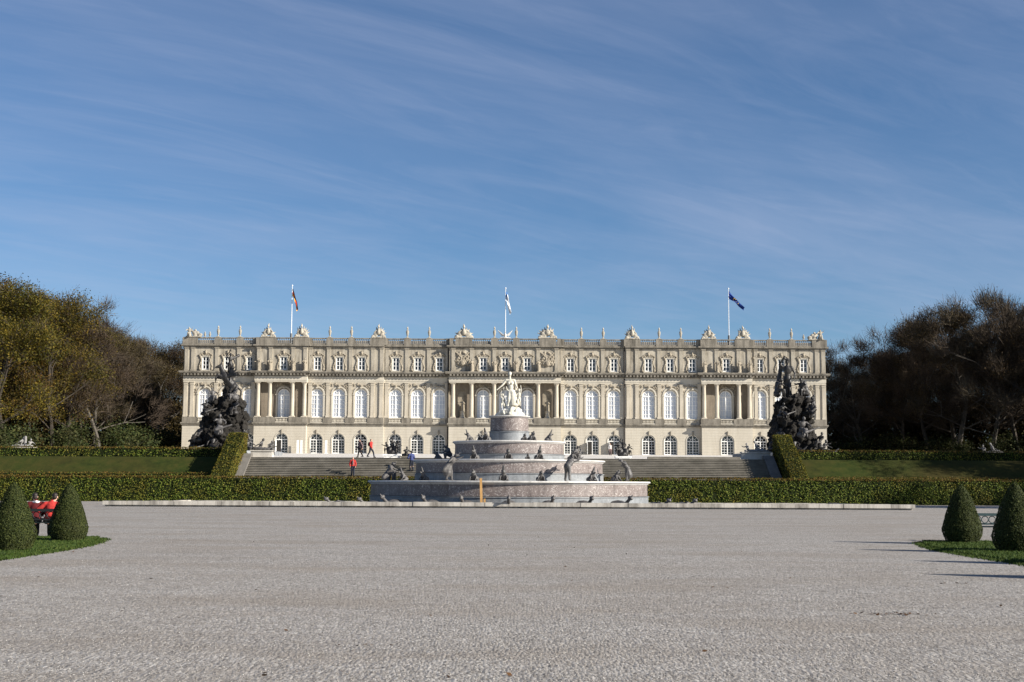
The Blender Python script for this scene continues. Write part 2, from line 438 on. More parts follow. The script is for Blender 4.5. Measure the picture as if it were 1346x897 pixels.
def body_prims(J, fem=False):
    P = []
    h = J['head']
    P += [('e', h + V3(0, .012, .02), (.074, .092, .098)), ('e', h + V3(0, -.018, -.055), (.056, .066, .06)),
          ('e', h + V3(0, -.097, -.015), (.013, .02, .022)),                             # nose
          ('e', h + V3(-.03, -.078, .015), (.014, .012, .009)), ('e', h + V3(.03, -.078, .015), (.014, .012, .009)),
          ('e', h + V3(0, -.083, -.055), (.024, .01, .008)),                              # mouth
          ('e', h + V3(-.077, .01, -.01), (.012, .022, .032)), ('e', h + V3(.077, .01, -.01), (.012, .022, .032))]
    P += [('c', J['neck'] - V3(0, 0, .03), .058, h + V3(0, .01, -.06), .05)]
    sw = .165 if not fem else .145
    P += [('e', lerp(J['chest'], J['neck'], .3), (sw, .105, .17)), ('e', J['chest'], (sw*.95, .11, .18)),
          ('e', J['waist'], (.135, .098, .15)), ('e', J['pel'], (.155, .112, .13))]
    P += [('c', J['neck'] - V3(0,0,.04), .06, J['shr'], .062), ('c', J['neck'] - V3(0,0,.04), .06, J['shl'], .062)]
    for s, k in ((-1, 'r'), (1, 'l')):
        P += [('c', J['sh'+k], .056, J['el'+k], .042), ('c', J['el'+k], .041, J['wr'+k], .028)]
        d = (J['wr'+k] - J['el'+k]).normalized(); side = d.cross(V3(s, 0, 0)); 
        if side.length < .2: side = d.cross(V3(0, 1, 0))
        side.normalize(); nrm = d.cross(side)
        pc = J['wr'+k] + d*.05
        P += [('c', J['wr'+k], .027, pc + d*.03, .030), ('c', pc - side*.022 + d*.02, .016, pc + side*.022 + d*.02, .016)]
        for i, (off, L) in enumerate(((-.030, .062), (-.010, .075), (.010, .080), (.029, .070))):
            b0 = pc + side*off + d*.035; b1 = b0 + d*L*.55 + nrm*.008; b2 = b1 + d*L*.4 + nrm*.022
            P += [('c', b0, .0095, b1, .009), ('c', b1, .009, b2, .0075)]
        t0 = pc - side*.03 - d*.02; t1 = t0 - side*.028 + d*.03; t2 = t1 + d*.028 - side*.004
        P += [('c', t0, .012, t1, .0105), ('c', t1, .0105, t2, .009)]
        P += [('c', J['hip'+k], .088, J['kn'+k], .056), ('c', J['kn'+k], .055, J['an'+k], .036),
              ('e', lerp(J['kn'+k], J['an'+k], .3) + V3(0, .02, 0), (.05, .055, .10))]
        fd = foot_dir(J, k)
        P += [('c', J['an'+k] - V3(0,0,.04), .036, J['an'+k] + fd*.15 - V3(0,0,.05), .03)]
    return P

def jacket_prims(J, grow=.025, length=.10, fem=False):
    g = grow; sw = (.165 if not fem else .148) + g
    P = [('e', lerp(J['chest'], J['neck'], .3), (sw, .105+g, .17+g*.3)), ('e', J['chest'], (sw*.97, .115+g, .18)),
         ('e', J['waist'], (.145+g, .105+g, .16)), ('e', J['pel'] + V3(0,0,.05), (.16+g, .118+g, length))]
    P += [('c', J['neck'] - V3(0,0,.05), .065, J['shr'], .062+g), ('c', J['neck'] - V3(0,0,.05), .065, J['shl'], .062+g),
          ('c', J['neck'] - V3(0,0,.03), .072, J['neck'] + V3(0,.005,.03), .066)]
    for k in 'rl':
        P += [('c', J['sh'+k], .056+g, J['el'+k], .045+g), ('c', J['el'+k], .045+g, lerp(J['el'+k], J['wr'+k], .95), .034+g*.7)]
    return P
def trouser_prims(J, g=.018):
    P = [('e', J['pel'], (.155+g, .112+g, .12))]
    for k in 'rl':
        P += [('c', J['hip'+k], .09+g, J['kn'+k], .06+g), ('c', J['kn'+k], .06+g, J['an'+k] + V3(0,0,.01), .044+g)]
    return P
def shoe_prims(J):
    P = []
    for k in 'rl':
        fd = foot_dir(J, k)
        P += [('c', J['an'+k] - V3(0,0,.035) - fd*.04, .045, J['an'+k] + fd*.17 - V3(0,0,.045), .037)]
    return P
def hair_prims(J, long=False):
    h = J['head']
    P = [('e', h + V3(0, .03, .045), (.084, .092, .085)), ('e', h + V3(0, .06, -.01), (.075, .06, .075))]
    if long: P += [('c', h + V3(0,.07,0), .07, h + V3(0,.08,-.17), .05)]
    return P

SKIN = plain_mat('skin', (.55,.34,.25), .6, .3, var=.06)
def cloth(name, c): return plain_mat(name, c, .85, .2, var=.25, scale=14)
RED = cloth('bright_red_jacket_cloth', (.40,.035,.030)); DARKRED = cloth('dark_red_jacket_cloth', (.075,.008,.010))
BLACKC = cloth('black_cloth', (.014,.013,.015)); JEANS = cloth('dark_denim', (.022,.026,.04)); BLUEC = cloth('blue_check_cloth', (.045,.06,.16))
GREYC = cloth('grey_pink_cloth', (.17,.12,.12)); LIGHTC = cloth('light_grey_cloth', (.45,.43,.42)); DARKHAIR = plain_mat('dark_hair', (.018,.012,.01), .6)
BROWNHAIR = plain_mat('brown_hair', (.07,.035,.018), .6); SHOE = plain_mat('black_shoes', (.015,.014,.014), .5); WHITECLOTH = cloth('white_shirt', (.7,.68,.66))

def person(loc, rz, label, J, top, legs, hair=DARKHAIR, long=False, fem=False, scale=1.0, extras=(), jl=.10, group=None):
    t = empty('person', loc, rz, label, 'person', group); t.scale = (scale,)*3
    link('body', sculpt_mesh('person_body', body_prims(J, fem), .011), SKIN, t)
    link('jacket', sculpt_mesh('jacket', jacket_prims(J, length=jl, fem=fem), .02), top, t)
    link('trousers', sculpt_mesh('trousers', trouser_prims(J), .02), legs, t)
    link('shoes', sculpt_mesh('shoes', shoe_prims(J), .016), SHOE, t)
    link('hair', sculpt_mesh('hair', hair_prims(J, long), .014), hair, t)
    for nm, pr, m in extras: link(nm, sculpt_mesh(nm, pr, .018), m, t)
    return t

# ------------------------------------------------------------------ ground levels
Y_FOOT, Y_TOP, Y_PAL = 118.4, 125.9, 220.0
Z_TER, Z_PAL = 3.96, 6.32
def gz(Y):
    if Y <= Y_FOOT: return 0.0
    if Y <= Y_TOP: return Z_TER * (Y - Y_FOOT) / (Y_TOP - Y_FOOT)
    if Y <= Y_PAL: return Z_TER + (Z_PAL - Z_TER) * (Y - Y_TOP) / (Y_PAL - Y_TOP)
    return Z_PAL
def sheet(name, xs, ys, dz, mat, label, cat):
    m = MB(); nx = len(xs)
    vs = [(x, y, gz(y) + dz) for y in ys for x in xs]
    fs = [(j*nx+i, j*nx+i+1, (j+1)*nx+i+1, (j+1)*nx+i) for j in range(len(ys)-1) for i in range(nx-1)]
    m.add(vs, fs); o = m.build(name, mat); tag(o, label, cat, kind='structure'); return o
# the ground: one sheet to the horizon (sunk a little under the stairs)
m = MB()
xs = [-4000, -600, -200, -24.3, 24.3, 200, 600, 4000]
ys = [-3000, -200, -30, 60, Y_FOOT, 122, Y_TOP, 160, Y_PAL, 300, 700, 4500]
vs = []
for y in ys:
    for x in xs:
        dz = -.02
        if abs(x) < 25 and Y_FOOT < y <= Y_TOP: dz = -.5 if y < Y_TOP else -.02
        vs.append((x, y, gz(y) + dz))
nx = len(xs)
m.add(vs, [(j*nx+i, j*nx+i+1, (j+1)*nx+i+1, (j+1)*nx+i) for j in range(len(ys)-1) for i in range(nx-1)])
tag(m.build('ground', LAWN), 'rough autumn lawn and grass bank around the gravel court', 'ground', kind='structure')
sheet('gravel_court', [-64, 0, 64], [-12, 60, 116.6], .004, GRAVEL, 'pale grey gravel court in front of the fountain', 'gravel court')
TERGRAVEL = ground_mat('pale_terrace_gravel', [(.3,(.54,.51,.46)), (.7,(.64,.61,.56))], 6, (.56,.53,.48))
m = MB()
for xa, xb, ya, yb in ((-24.6, 24.6, Y_TOP + .05, 129.3), (-56, 56, 129.3, 160), (-56, 56, 160, Y_PAL), (-56, 56, Y_PAL, 221)):
    m.add([(xa, ya, gz(ya) + .004), (xb, ya, gz(ya) + .004), (xb, yb, gz(yb) + .004), (xa, yb, gz(yb) + .004)], [(0, 1, 2, 3)])
tag(m.build('terrace', TERGRAVEL), 'sunlit gravel terrace rising to the palace', 'terrace', kind='structure')
for s in (-1, 1):
    xa, xb = sorted((s*58, s*260))
    sheet('woodland_floor', [xa, xb], [134, 160, Y_PAL, 330], .006, WOODFLOOR,
          'leaf littered earth under the %s wood' % ('gold and brown' if s < 0 else 'dark bare'), 'woodland floor')

# low wooded hills beyond the woods
m = MB(); vs = []; fs = []; K = 90
for i in range(K + 1):
    x = -1500 + 3000*i/K; h = 24 + 9*noise.noise((x*.004, 1.3, 0)) + 3*noise.noise((x*.02, 4.3, 0))
    for y, z in ((560, Z_PAL - 1), (620, h*.75), (690, h), (900, h*.8)): vs.append((x, y + 40*noise.noise((x*.003, 9, 0)), z))
for i in range(K):
    for k in range(3): fs.append((i*4+k, i*4+4+k, i*4+5+k, i*4+1+k))
m.add(vs, fs); tag(m.build('hills', HILLWOOD), 'low dark wooded hills far behind the palace', 'hills', kind='structure')

# loose stones and fallen leaves on the gravel
n = 110000
yy = 9.5 + 20 * RNG.random(n)**1.35; xx = (RNG.random(n)*2-1) * (yy*.40 + .4)
keep = np.abs(xx) < 10.6; xx, yy = xx[keep], yy[keep]; n = len(xx)
s = .0034 + .0052*RNG.random(n)**2
base = np.array([(1,0,0),(0,1,0),(-1,0,0),(0,-1,0),(0,0,.8),(0,0,-.3)], float)
rot = RNG.random(n)*6.28
ca, sa = np.cos(rot), np.sin(rot)
jit = RNG.uniform(.7, 1.3, (n, 6, 1))
B = base[None]*jit
VX = (B[:,:,0]*ca[:,None] - B[:,:,1]*sa[:,None])*s[:,None]*1.2 + xx[:,None]
VY = (B[:,:,0]*sa[:,None] + B[:,:,1]*ca[:,None])*s[:,None] + yy[:,None]
VZ = B[:,:,2]*s[:,None] + .006
V = np.stack([VX, VY, VZ], 2).reshape(-1, 3)
fb = np.array([(0,1,4),(1,2,4),(2,3,4),(3,0,4),(1,0,5),(2,1,5),(3,2,5),(0,3,5)])
F = (fb[None] + (np.arange(n)*6)[:,None,None]).reshape(-1, 3)
tag(link('gravel_stones', np_mesh('gravel_stones', V, F), PEBBLE), 'small loose stones lying over the gravel court', 'gravel', kind='stuff')
pts = []
for (px, py, k, sx) in ((1175, 805, 40, 1.0), (480, 845, 8, 1.2), (345, 825, 5, .8), (930, 770, 6, 1.5), (430, 880, 6, 2), (255, 808, 3, .5), (1235, 765, 4, 1), (1310, 795, 3, .6)):
    Y = FPX*EYE/(py - (px-CX)*.0047 - 636)
    p = at(px, py, Y)
    for _ in range(k): pts.append((p.x + random.gauss(0, .18*sx*1.6), Y + random.gauss(0, .08), .012 + random.random()*.008))
for _ in range(70):
    Y = random.uniform(11, 60); pts.append((random.uniform(-.37, .37)*Y, Y, .012))
pts = [p for p in pts if abs(p[0]) < 10.6]
V, F = leaf_arrays(pts, [(0,0,1)]*len(pts), .062, .6, tilt=.25)
tag(link('fallen_leaves', np_mesh('fallen_leaves', V, F), DEADLEAF), 'scattered brown dead leaves on the gravel court', 'fallen leaves', kind='stuff')

# ------------------------------------------------------------------ stairs
m = MB(); NST = 25; rise = Z_TER/NST; run = (Y_TOP - Y_FOOT)/NST
for i in range(NST):
    y0 = Y_FOOT + i*run
    m.box(-23.78, 23.08, y0, Y_TOP + .04 if i == NST-1 else y0 + run + .03, -.3 if i == 0 else max(-.3, (i-1)*rise), (i+1)*rise - .052)
    m.box(-23.78, 23.08, y0 - .055, y0 + run + .05, (i+1)*rise - .05, (i+1)*rise)
st = m.build('garden_stairs', STEP)
tag(st, 'broad weathered grey stone stairs climbing to the palace terrace', 'stairs')
for s in (-1, 1):
    m = MB(); x0, x1 = (-24.7, -23.8) if s < 0 else (23.1, 24.0)
    def sl(y): return gz(y)
    ys_ = [Y_FOOT - .3, Y_FOOT, Y_TOP, Y_TOP + .6]
    vs = [];
    for y in ys_:
        for x in (x0, x1): vs += [(x, y, gz(y) - .5), (x, y, gz(y) + .34)]
    fs = []
    for k in range(3):
        a, b_ = k*4, k*4+4
        fs += [(a+1, a+3, b_+3, b_+1), (a, a+1, b_+1, b_), (a+2, b_+2, b_+3, a+3)]
    fs += [(0, 2, 3, 1), (12, 13, 15, 14)]
    m.add(vs, fs)
    m.build('stringer', STRINGER, st)
# low kerb of the terrace edge on the right half
m = MB(); m.box(12.5, 21, Y_TOP + .1, Y_TOP + .6, Z_TER - .1, Z_TER + .22)
tag(m.build('stone_kerb', STEP), 'low dark stone kerb on the terrace edge above the right stairs', 'kerb')

# ------------------------------------------------------------------ hedges
def hedge(name, pts, width, height, label, dens=110, leaf=.10, base=None, top_mat=LEAF_HEDGETOP, group='clipped hedges around the stairs', body=LEAF_HEDGE):
    """hedge along a polyline of (x, y); its foot follows the ground"""
    base = base or (lambda x, y: gz(y))
    core = MB(); C = []; NN = []; MI = []
    for (a, b_) in zip(pts[:-1], pts[1:]):
        a = Vector(a); b_ = Vector(b_); L = (b_ - a).length; d = (b_ - a)/L; nr = Vector((-d.y, d.x))
        seg = max(2, int(L/1.2)); w = width/2 - .10
        ring = []
        for k in range(seg+1):
            p = a + d*(L*k/seg); z = base(p.x, p.y)
            for sx, hz in ((-w, -.1), (-w, height-.12), (w, height-.12), (w, -.1)):
                q = p + nr*sx; j = .05*noise.noise((q.x, q.y, hz)); ring.append((q.x + nr.x*j, q.y + nr.y*j, z + hz))
        fs = []
        for k in range(seg):
            for i in range(3): fs.append((k*4+i, k*4+i+1, k*4+5+i, k*4+4+i))
        fs += [(0, 1, 2, 3), tuple(seg*4 + i for i in range(4))]
        core.add(ring, fs)
        # leaves on both sides, top and the two ends
        for side, (nrm, area) in {'f': (-nr, L*height), 'b': (nr, L*height), 't': (None, L*width), 'e0': (-d, width*height), 'e1': (d, width*height)}.items():
            k = int(area*dens*(1.0 if side != 't' else 1.1))
            for _ in range(k):
                u = random.random()*L; h = random.random()*height; w_ = (random.random()-.5)*width
                if side == 't': q = a + d*u + nr*w_; h = height + random.gauss(0, .035); nn = (0, 0, 1)
                elif side in 'fb': q = a + d*u + nrm*(width/2); nn = (nrm.x, nrm.y, .25)
                else: q = (a if side == 'e0' else b_) + nr*w_ + nrm*.02; nn = (nrm.x, nrm.y, .25)
                bulge = .10*noise.noise((q.x*.9, q.y*.9, h*1.1)) + .05*noise.noise((q.x*3.1, q.y*3.1, h*3.0)) + random.gauss(0, .02)
                if side == 't': z = base(q.x, q.y) + h + bulge*.5
                else:
                    q = q + (nrm*bulge if nrm is not None else Vector((0, 0))); z = base(q.x, q.y) + h
                C.append((q.x, q.y, z)); NN.append(nn)
                MI.append(1 if (side == 't' or h > height - .12 - .1*random.random()) and random.random() < .8 else 0)
    V, F = leaf_arrays(C, NN, leaf, .75, tilt=.55)
    o = link(name, np_mesh(name, V, F, MI), [body, top_mat])
    tag(o, label, 'hedge', group)
    core.build('inner_growth', HEDGECORE, o)
    return o
hedge('hedge', [(-60, 117.35), (60, 117.35)], 1.5, 2.15, 'long tall green hedge with russet top running behind the fountain along the gravel', dens=125, leaf=.115)
for s in (-1, 1):
    sd = 'left' if s < 0 else 'right'
    hx = -25.2 if s < 0 else 24.9
    hedge('hedge', [(hx, 118.7), (hx, 127.3)], 1.45, 2.2, 'tall %s hedge sloping up beside the %s end of the stairs' % (('sunlit', sd) if s < 0 else ('half shaded', sd)), dens=150, leaf=.115, body=LEAF_HEDGEY, top_mat=LEAF_HEDGEY)
    hedge('hedge', [(s*26.5, 128.3), (s*72, 128.3)], 1.0, .85, 'low hedge along the crest of the %s grass bank' % sd, dens=80, leaf=.12)
    hedge('hedge', [(s*26.5, 120.4), (s*66, 120.4)], .9, 1.42 if s < 0 else 1.28, 'russet topped hedge at the foot of the %s grass bank' % sd, dens=60, leaf=.12, base=lambda x, y: gz(120.4))

# ------------------------------------------------------------------ lawn strips with clipped cones
def strip_inner(Y, s):
    return 10.75 + .1*max(0, (Y-24)/10) + (max(0, Y - 33)/7)**2*.95
for s in (-1, 1):
    m = MB(); Ys = [6 + i*1.7 for i in range(21)]; Ys[-1] = 40.0
    ring = []
    for y in Ys:
        xi = strip_inner(y, s) + .05*math.sin(y*2.1) + .09*noise.noise((y*1.7, s*3, 0)); xo = 13.9 if y < 38 else 13.9 - .25*(y-38)
        for x, z in ((xi, 0), (xi + .12, .06), (xo - .12, .06), (xo, 0)): ring.append((s*x, y, z + .006))
    fs = [(j*4+i, j*4+i+1, (j+1)*4+i+1, (j+1)*4+i) for j in range(len(Ys)-1) for i in range(3)]
    fs.append(tuple(range(len(ring)-4, len(ring))))
    m.add(ring, fs)
    tag(m.build('lawn_strip', LAWNSTRIP), 'narrow green lawn strip under the clipped cones on the %s' % ('left' if s < 0 else 'right'), 'lawn', kind='structure')
    C = []
    for _ in range(26000):
        y = random.uniform(22, 40.1); a, b_ = strip_inner(y, s) - .03, 13.8
        x = a + (b_-a)*random.random()
        if random.random() < .16: x = a + random.gauss(-.02, .09)
        C.append((s*x, y, .075 if x > a + .08 else .03))
    C = np.array(C); n = len(C)
    w = RNG.normal(0, .012, (n, 3)); w[:, 2] = 0; tip = RNG.normal(0, .022, (n, 3)); tip[:, 2] = RNG.uniform(.008, .038, n)
    w = w + np.where(np.abs(w) < .006, .006, 0)*[1, 1, 0]
    V = np.stack([C - w - [0,0,.03], C + w - [0,0,.03], C + tip], 1).reshape(-1, 3)
    tag(link('grass', np_mesh('grass', V, np.arange(3*n).reshape(n, 3)), GRASSBLADE), 'short mown grass blades on the %s lawn strip' % ('left' if s < 0 else 'right'), 'grass', kind='stuff')

def cone_profile(t):
    # radius (of 1) at height fraction t: full and rounded low down, drawing to a soft point
    if t < .22: return .80 + .20*math.sin(t/.22*math.pi/2)
    u = (t - .22)/.78
    return math.cos(u*math.pi/2)**.80 * (1 - .30*u*(1-u)*1.8) if u < 1 else 0
def cone_meshes(seed):
    rng = np.random.default_rng(seed); C = []; NN = []
    H, RR = 1.63, .55
    n = 19000
    while len(C) < n:
        t = rng.random(); r = cone_profile(t)
        if rng.random() > max(r, .06): continue
        a = rng.random()*2*math.pi
        lump = 1 + .045*noise.noise((math.cos(a)*2.2, math.sin(a)*2.2, t*5 + seed)) + .03*noise.noise((math.cos(a)*7, math.sin(a)*7, t*16 + seed)) + rng.normal(0, .012)
        rr = RR*r*lump
        C.append((rr*math.cos(a), rr*math.sin(a), .03 + t*H)); NN.append((math.cos(a), math.sin(a), .35 + .5*t))
    V, F = leaf_arrays(C, NN, .036, .55, rng, .55)
    f = np_mesh('foliage', V, F)
    m = MB(); prof = [(max(.01, RR*cone_profile(k/16)*.93 - .01), .04 + H*.97*k/16) for k in range(17)]
    m.lathe(prof, n=20); c = m.mesh('inner_growth')
    m = MB(); m.tube((0,0,-.02), .06, (0,0,.2), .05); tr = m.mesh('stem')
    return f, c, tr
coneprotos = [cone_meshes(k) for k in (1, 2)]
CONES = [(-11.65, 32.3, .95, 'clipped yew cone on the left lawn strip, nearer and at the left picture edge'),
         (-12.05, 37.6, .935, 'clipped yew cone on the left lawn strip, at its tip before the bench'),
         (12.8, 39.2, .99, 'clipped yew cone on the right lawn strip, first from the strip tip'),
         (12.5, 34.2, 1.02, 'clipped yew cone on the right lawn strip, cut by the right picture edge'),
         (12.4, 29.0, 1.02, 'clipped yew cone beyond the right picture edge whose shadow crosses the gravel, farther one'),
         (12.3, 24.0, 1.3, 'clipped yew cone beyond the right picture edge whose shadow crosses the gravel, nearer one')]
for i, (x, y, sc, lab) in enumerate(CONES):
    f, c, tr = coneprotos[i % 2]
    t = empty('topiary_cone', (x, y, .06), i*1.7, lab, 'topiary', 'clipped yew cones along the lawn strips'); t.scale = (sc, sc, sc)
    link('foliage', f, LEAF_BOX, t); link('inner_growth', c, HEDGECORE, t); link('stem', tr, BARK, t)

# ------------------------------------------------------------------ benches and seated people
def bench(loc, rz, label, iron):
    t = empty('park_bench', loc, rz, label, 'bench', 'park benches beyond the clipped cones')
    m = MB()
    for k in range(5): m.box(-.85, .85, -.24 + k*.1, -.16 + k*.1, .42, .45)
    m.build('seat', SLAT, t)
    m = MB()
    m.box(-.88, .88, .335, .375, .76, .84); m.box(-.85, .85, .275, .305, .50, .545)
    for q in range(8):
        cx = -.74 + q*.211
        pts = [(cx + .10*math.cos(k*math.pi/6), .315, .65 + .10*math.sin(k*math.pi/6)) for k in range(13)]
        for a_, b_ in zip(pts[:-1], pts[1:]): m.tube(a_, .013, b_, .013, 5)
    m.build('backrest', iron, t)
    for s in (-1, 1):
        m = MB(); x = s*.78
        for a_, b_ in (((x,-.25,0),(x,-.2,.42)), ((x,.34,0),(x,.22,.42)), ((x,.22,.42),(x,.36,.80)), ((x,-.25,.41),(x,.24,.41)), ((x,-.22,.14),(x,.29,.14))):
            m.tube(a_, .022, b_, .022, 6)
        for c in ((-.12, .27), (.10, .27)):
            pts = [(x, c[0] + .085*math.cos(q*math.pi/6), c[1] + .085*math.sin(q*math.pi/6)) for q in range(13)]
            for a_, b_ in zip(pts[:-1], pts[1:]): m.tube(a_, .012, b_, .012, 5)
        m.build('leg', iron, t)
        m = MB(); m.box(x - .035, x + .035, -.28, .3, .655, .70); m.tube((x,-.24,.42), .02, (x,-.24,.66), .02, 6)
        m.build('armrest', iron, t)
    return t
BX, BY = -13.75, 41.2
bench((BX, BY, .006), R(180), 'black iron park bench seen from behind with two people on it, between the left cones', IRON)
bench((14.35, 41.2, .006), R(180), 'empty teal iron park bench seen from behind between the two right cones', TEALIRON)
sj = joints(sit=True, lean=R(4), head=(.03, -.02), arms={'r': ((-.27, -.06, .74), (-.13, -.24, .62)), 'l': ((.27, -.06, .74), (.13, -.24, .62))})
person((BX - .44, BY - .02, .006), R(205), 'person in a dark red jacket sitting on the left bench, head turned aside', sj, DARKRED, BLACKC, DARKHAIR,
       extras=[('scarf', [('c', V3(-.07,-.05,1.02), .035, V3(.07,-.05,1.02), .035), ('c', V3(0,.08,1.04), .045, V3(.09,-.02,1.02), .04), ('c', V3(0,.08,1.04), .045, V3(-.09,-.02,1.02), .04)], WHITECLOTH)])
sj2 = joints(sit=True, lean=R(-3), head=(-.05, -.02), arms={'r': ((-.36, -.02, .78), (-.20, -.20, .66)), 'l': ((.34, .04, .80), (.30, -.18, .68))})
for k_ in ('shr', 'shl', 'chest', 'neck', 'head', 'waist'): sj2[k_] = sj2[k_] + V3(-.08*(sj2[k_].z - .5)/.6, 0, 0)
person((BX - .02, BY - .02, .006), R(185), 'person in a bright red jacket leaning sideways on the left bench', sj2, RED, BLACKC, DARKHAIR)

# ------------------------------------------------------------------ fountain
FY, FX = 105.0, -.17
fountain = empty('fountain', (FX, FY, 0), 0, 'large tiered red and grey marble fountain topped by a white statue', 'fountain')
m = MB()   # the basin's kerb: a long rectangle of pale stone
KX, KY0, KY1 = 27.3, 92.8 - FY, 116.2 - FY
def kerbrun(x0, x1, y0, y1, h=.385):
    m.box(x0 + .1, x1 - .1, y0 + .14, y1, -.1, h - .275)
    if x1 - x0 < 2: m.box(x0 - .05, x1 + .05, y0 - .05, y1 + .05, h - .272, h); return
    k = int((x1 - x0)/1.6); w_ = (x1 - x0 + .1)/k
    for q in range(k):
        j = random.gauss(0, .010); jy = random.gauss(0, .012)
        m.box(x0 - .05 + q*w_ + .006, x0 - .05 + (q+1)*w_ - .006, y0 - .05 + jy, y1 + .05 + jy, h - .272, h + j)
kerbrun(-KX, KX, KY0, KY0 + .55); kerbrun(-KX, -KX + .55, KY0 + .66, KY1 - .66, .16); kerbrun(KX - .55, KX, KY0 + .66, KY1 - .66, .16); kerbrun(-KX, KX, KY1 - .55, KY1, .12)
kb = m.build('kerb', KERBSTONE, fountain)
bv = kb.modifiers.new('b', 'BEVEL'); bv.width = .05; bv.segments = 2
m = MB(); m.box(-KX + .5, KX - .5, KY0 + .5, KY1 - .5, -.02, .05); m.build('basin_floor', GREY_MARBLE, fountain)
R1, R2, R3, R4 = 10.72, 7.32, 4.34, 1.60
Z1, Z2, Z3, Z4 = 1.84, 3.40, 4.83, 6.80
def tier(Rt, z0, z1, zsplit, rim_t, ov):
    rb = Rt - ov
    m = MB(); m.lathe([(rb - .08, zsplit), (rb, zsplit + .03), (rb - .02, z1 - rim_t)], n=128)
    d = m.build('tier_drum', RED_MARBLE, fountain, smooth=False)
    m = MB(); m.lathe([(rb + .02, z0), (rb + .06, z0 + .02), (rb + .06, zsplit - .07), (rb + .13, zsplit - .05), (rb + .12, zsplit - .005), (rb - .1, zsplit - .002)], n=128)
    m.build('plinth', GREY_MARBLE, d)
    m = MB(); m.lathe([(rb + .01, z1 - rim_t + .003), (rb + .12, z1 - rim_t*.55), (Rt - .05, z1 - rim_t*.5), (Rt, z1 - rim_t*.42), (Rt, z1 - .03), (Rt - .05, z1)], n=128)
    m.build('rim', WHITE_MARBLE, d)
tier(R1, .03, Z1, .74, .26, .22)
tier(R2, Z1 - .06, Z2, Z1 + .55, .24, .20)
tier(R3, Z2 - .06, Z3, Z2 + .44, .22, .18)
tier(R4, Z3 - .06, Z4, Z3 + .78, .16, .13)

# the standing marble goddess with two children
P = [('e', (.02,-.02,3.22), (.125,.15,.185)), ('e', (.02,.05,3.28), (.15,.15,.15)), ('e', (.02,-.17,3.2), (.02,.03,.035)), ('c', (.02,0,2.85), .09, (.02,0,3.08), .075),
     ('c', (-.26,0,2.74), .12, (.33,0,2.74), .12), ('e', (.05,0,2.56), (.28,.18,.3)), ('e', (-.06,-.14,2.52), (.1,.09,.1)), ('e', (.16,-.14,2.52), (.1,.09,.1)),
     ('e', (.09,0,2.2), (.22,.17,.26)), ('e', (.12,0,1.85), (.31,.24,.28)),
     ('c', (-.28,0,2.74), .105, (-.56,-.08,2.36), .08), ('c', (-.56,-.08,2.36), .078, (-.90,-.16,2.06), .05), ('e', (-.96,-.18,2.0), (.07,.04,.05)),
     ('c', (.36,0,2.74), .105, (.48,.02,2.38), .085), ('c', (.48,.02,2.38), .08, (.60,-.16,2.14), .055),
     ('c', (.0,-.03,1.85), .19, (-.06,-.14,1.3), .13), ('c', (-.06,-.14,1.3), .125, (-.12,-.04,.86), .09),
     ('c', (.22,0,1.85), .19, (.26,-.06,1.3), .14), ('c', (.26,-.06,1.3), .135, (.34,0,.85), .1), ('c', (-.12,-.1,.8), .07, (-.14,-.28,.78), .05)]
for k in range(11):     # drapery folds falling from the hip
    x0 = -.14 + .055*k
    P += [('c', (x0*.6+.12, -.19 + .004*(k-5)**2, 1.9), .06, (x0*1.25+.14 , -.17 + .006*(k-5)**2, .85), .075)]
for k in range(6): P += [('c', (.42 + .03*k, .05, 1.95), .05, (.44+.07*k, .1, .9), .08)]
P += [('c', (-.2,-.14,2.0), .05, (.42,-.12,1.75), .07), ('c', (-.26,.02,2.3), .05, (-.18,-.1,1.95), .06), ('c', (-.45,.05,2.25), .05, (-.5,.1,1.2), .09), ('c', (-.5,.1,1.5), .1, (-.35,.15,.7), .14)]
def child(x, y, z, s=1, arm=1):
    return [('e', (x,y,z+.95*s), (.1*s,.11*s,.12*s)), ('c', (x,y,z+.75*s), .06*s, (x,y,z+.85*s), .05*s), ('e', (x,y,z+.58*s), (.14*s,.11*s,.2*s)), ('e', (x,y,z+.36*s), (.13*s,.12*s,.13*s)),
            ('c', (x+.12*s*arm,y,z+.7*s), .05*s, (x+.16*s*arm,y-.05,z+1.0*s), .04*s), ('c', (x+.16*s*arm,y-.05,z+1.0*s), .038*s, (x+.12*s*arm,y-.05,z+1.3*s), .03*s),
            ('c', (x-.12*s*arm,y,z+.7*s), .05*s, (x-.22*s*arm,y-.1,z+.5*s), .04*s), ('c', (x-.07*s,y,z+.33*s), .075*s, (x-.1*s,y-.15*s,z+.12*s), .055*s), ('c', (x-.1*s,y-.15*s,z+.12*s), .05*s, (x-.1*s,y-.02,z-.15*s), .04*s),
            ('c', (x+.07*s,y,z+.33*s), .075*s, (x+.1*s,y-.12*s,z+.1*s), .055*s), ('c', (x+.1*s,y-.12*s,z+.1*s), .05*s, (x+.12*s,y,z-.2*s), .04*s)]
P += child(.72, -.05, 1.0, 1.05, 1) + child(-.52, .0, .72, .95, -1)
stat = link('statue', sculpt_mesh('statue', P, .028, .008, 9), STATUE_MARBLE, fountain, loc=(.0, 0, Z4))
stat['label'] = 'white marble standing woman with outstretched arm and two children'
P = []
rr = random.Random(3)
for k in range(34):
    a = rr.random()*6.28; q = rr.random()**.6; x = .28 + .82*q*math.cos(a); y = .75*q*math.sin(a); h = .75*(1 - q**2) + .12
    P.append(('e', (x, y, h*.45), (.25 + .12*rr.random(), .25, h*.55), (rr.random(), rr.random(), rr.random())))
P += [('e', (-.55,-.1,.15), (.5,.35,.22)), ('e', (-.85,-.1,.08), (.25,.25,.14)), ('c', (-.3,-.2,.3), .16, (-.7,-.3,.12), .12)]
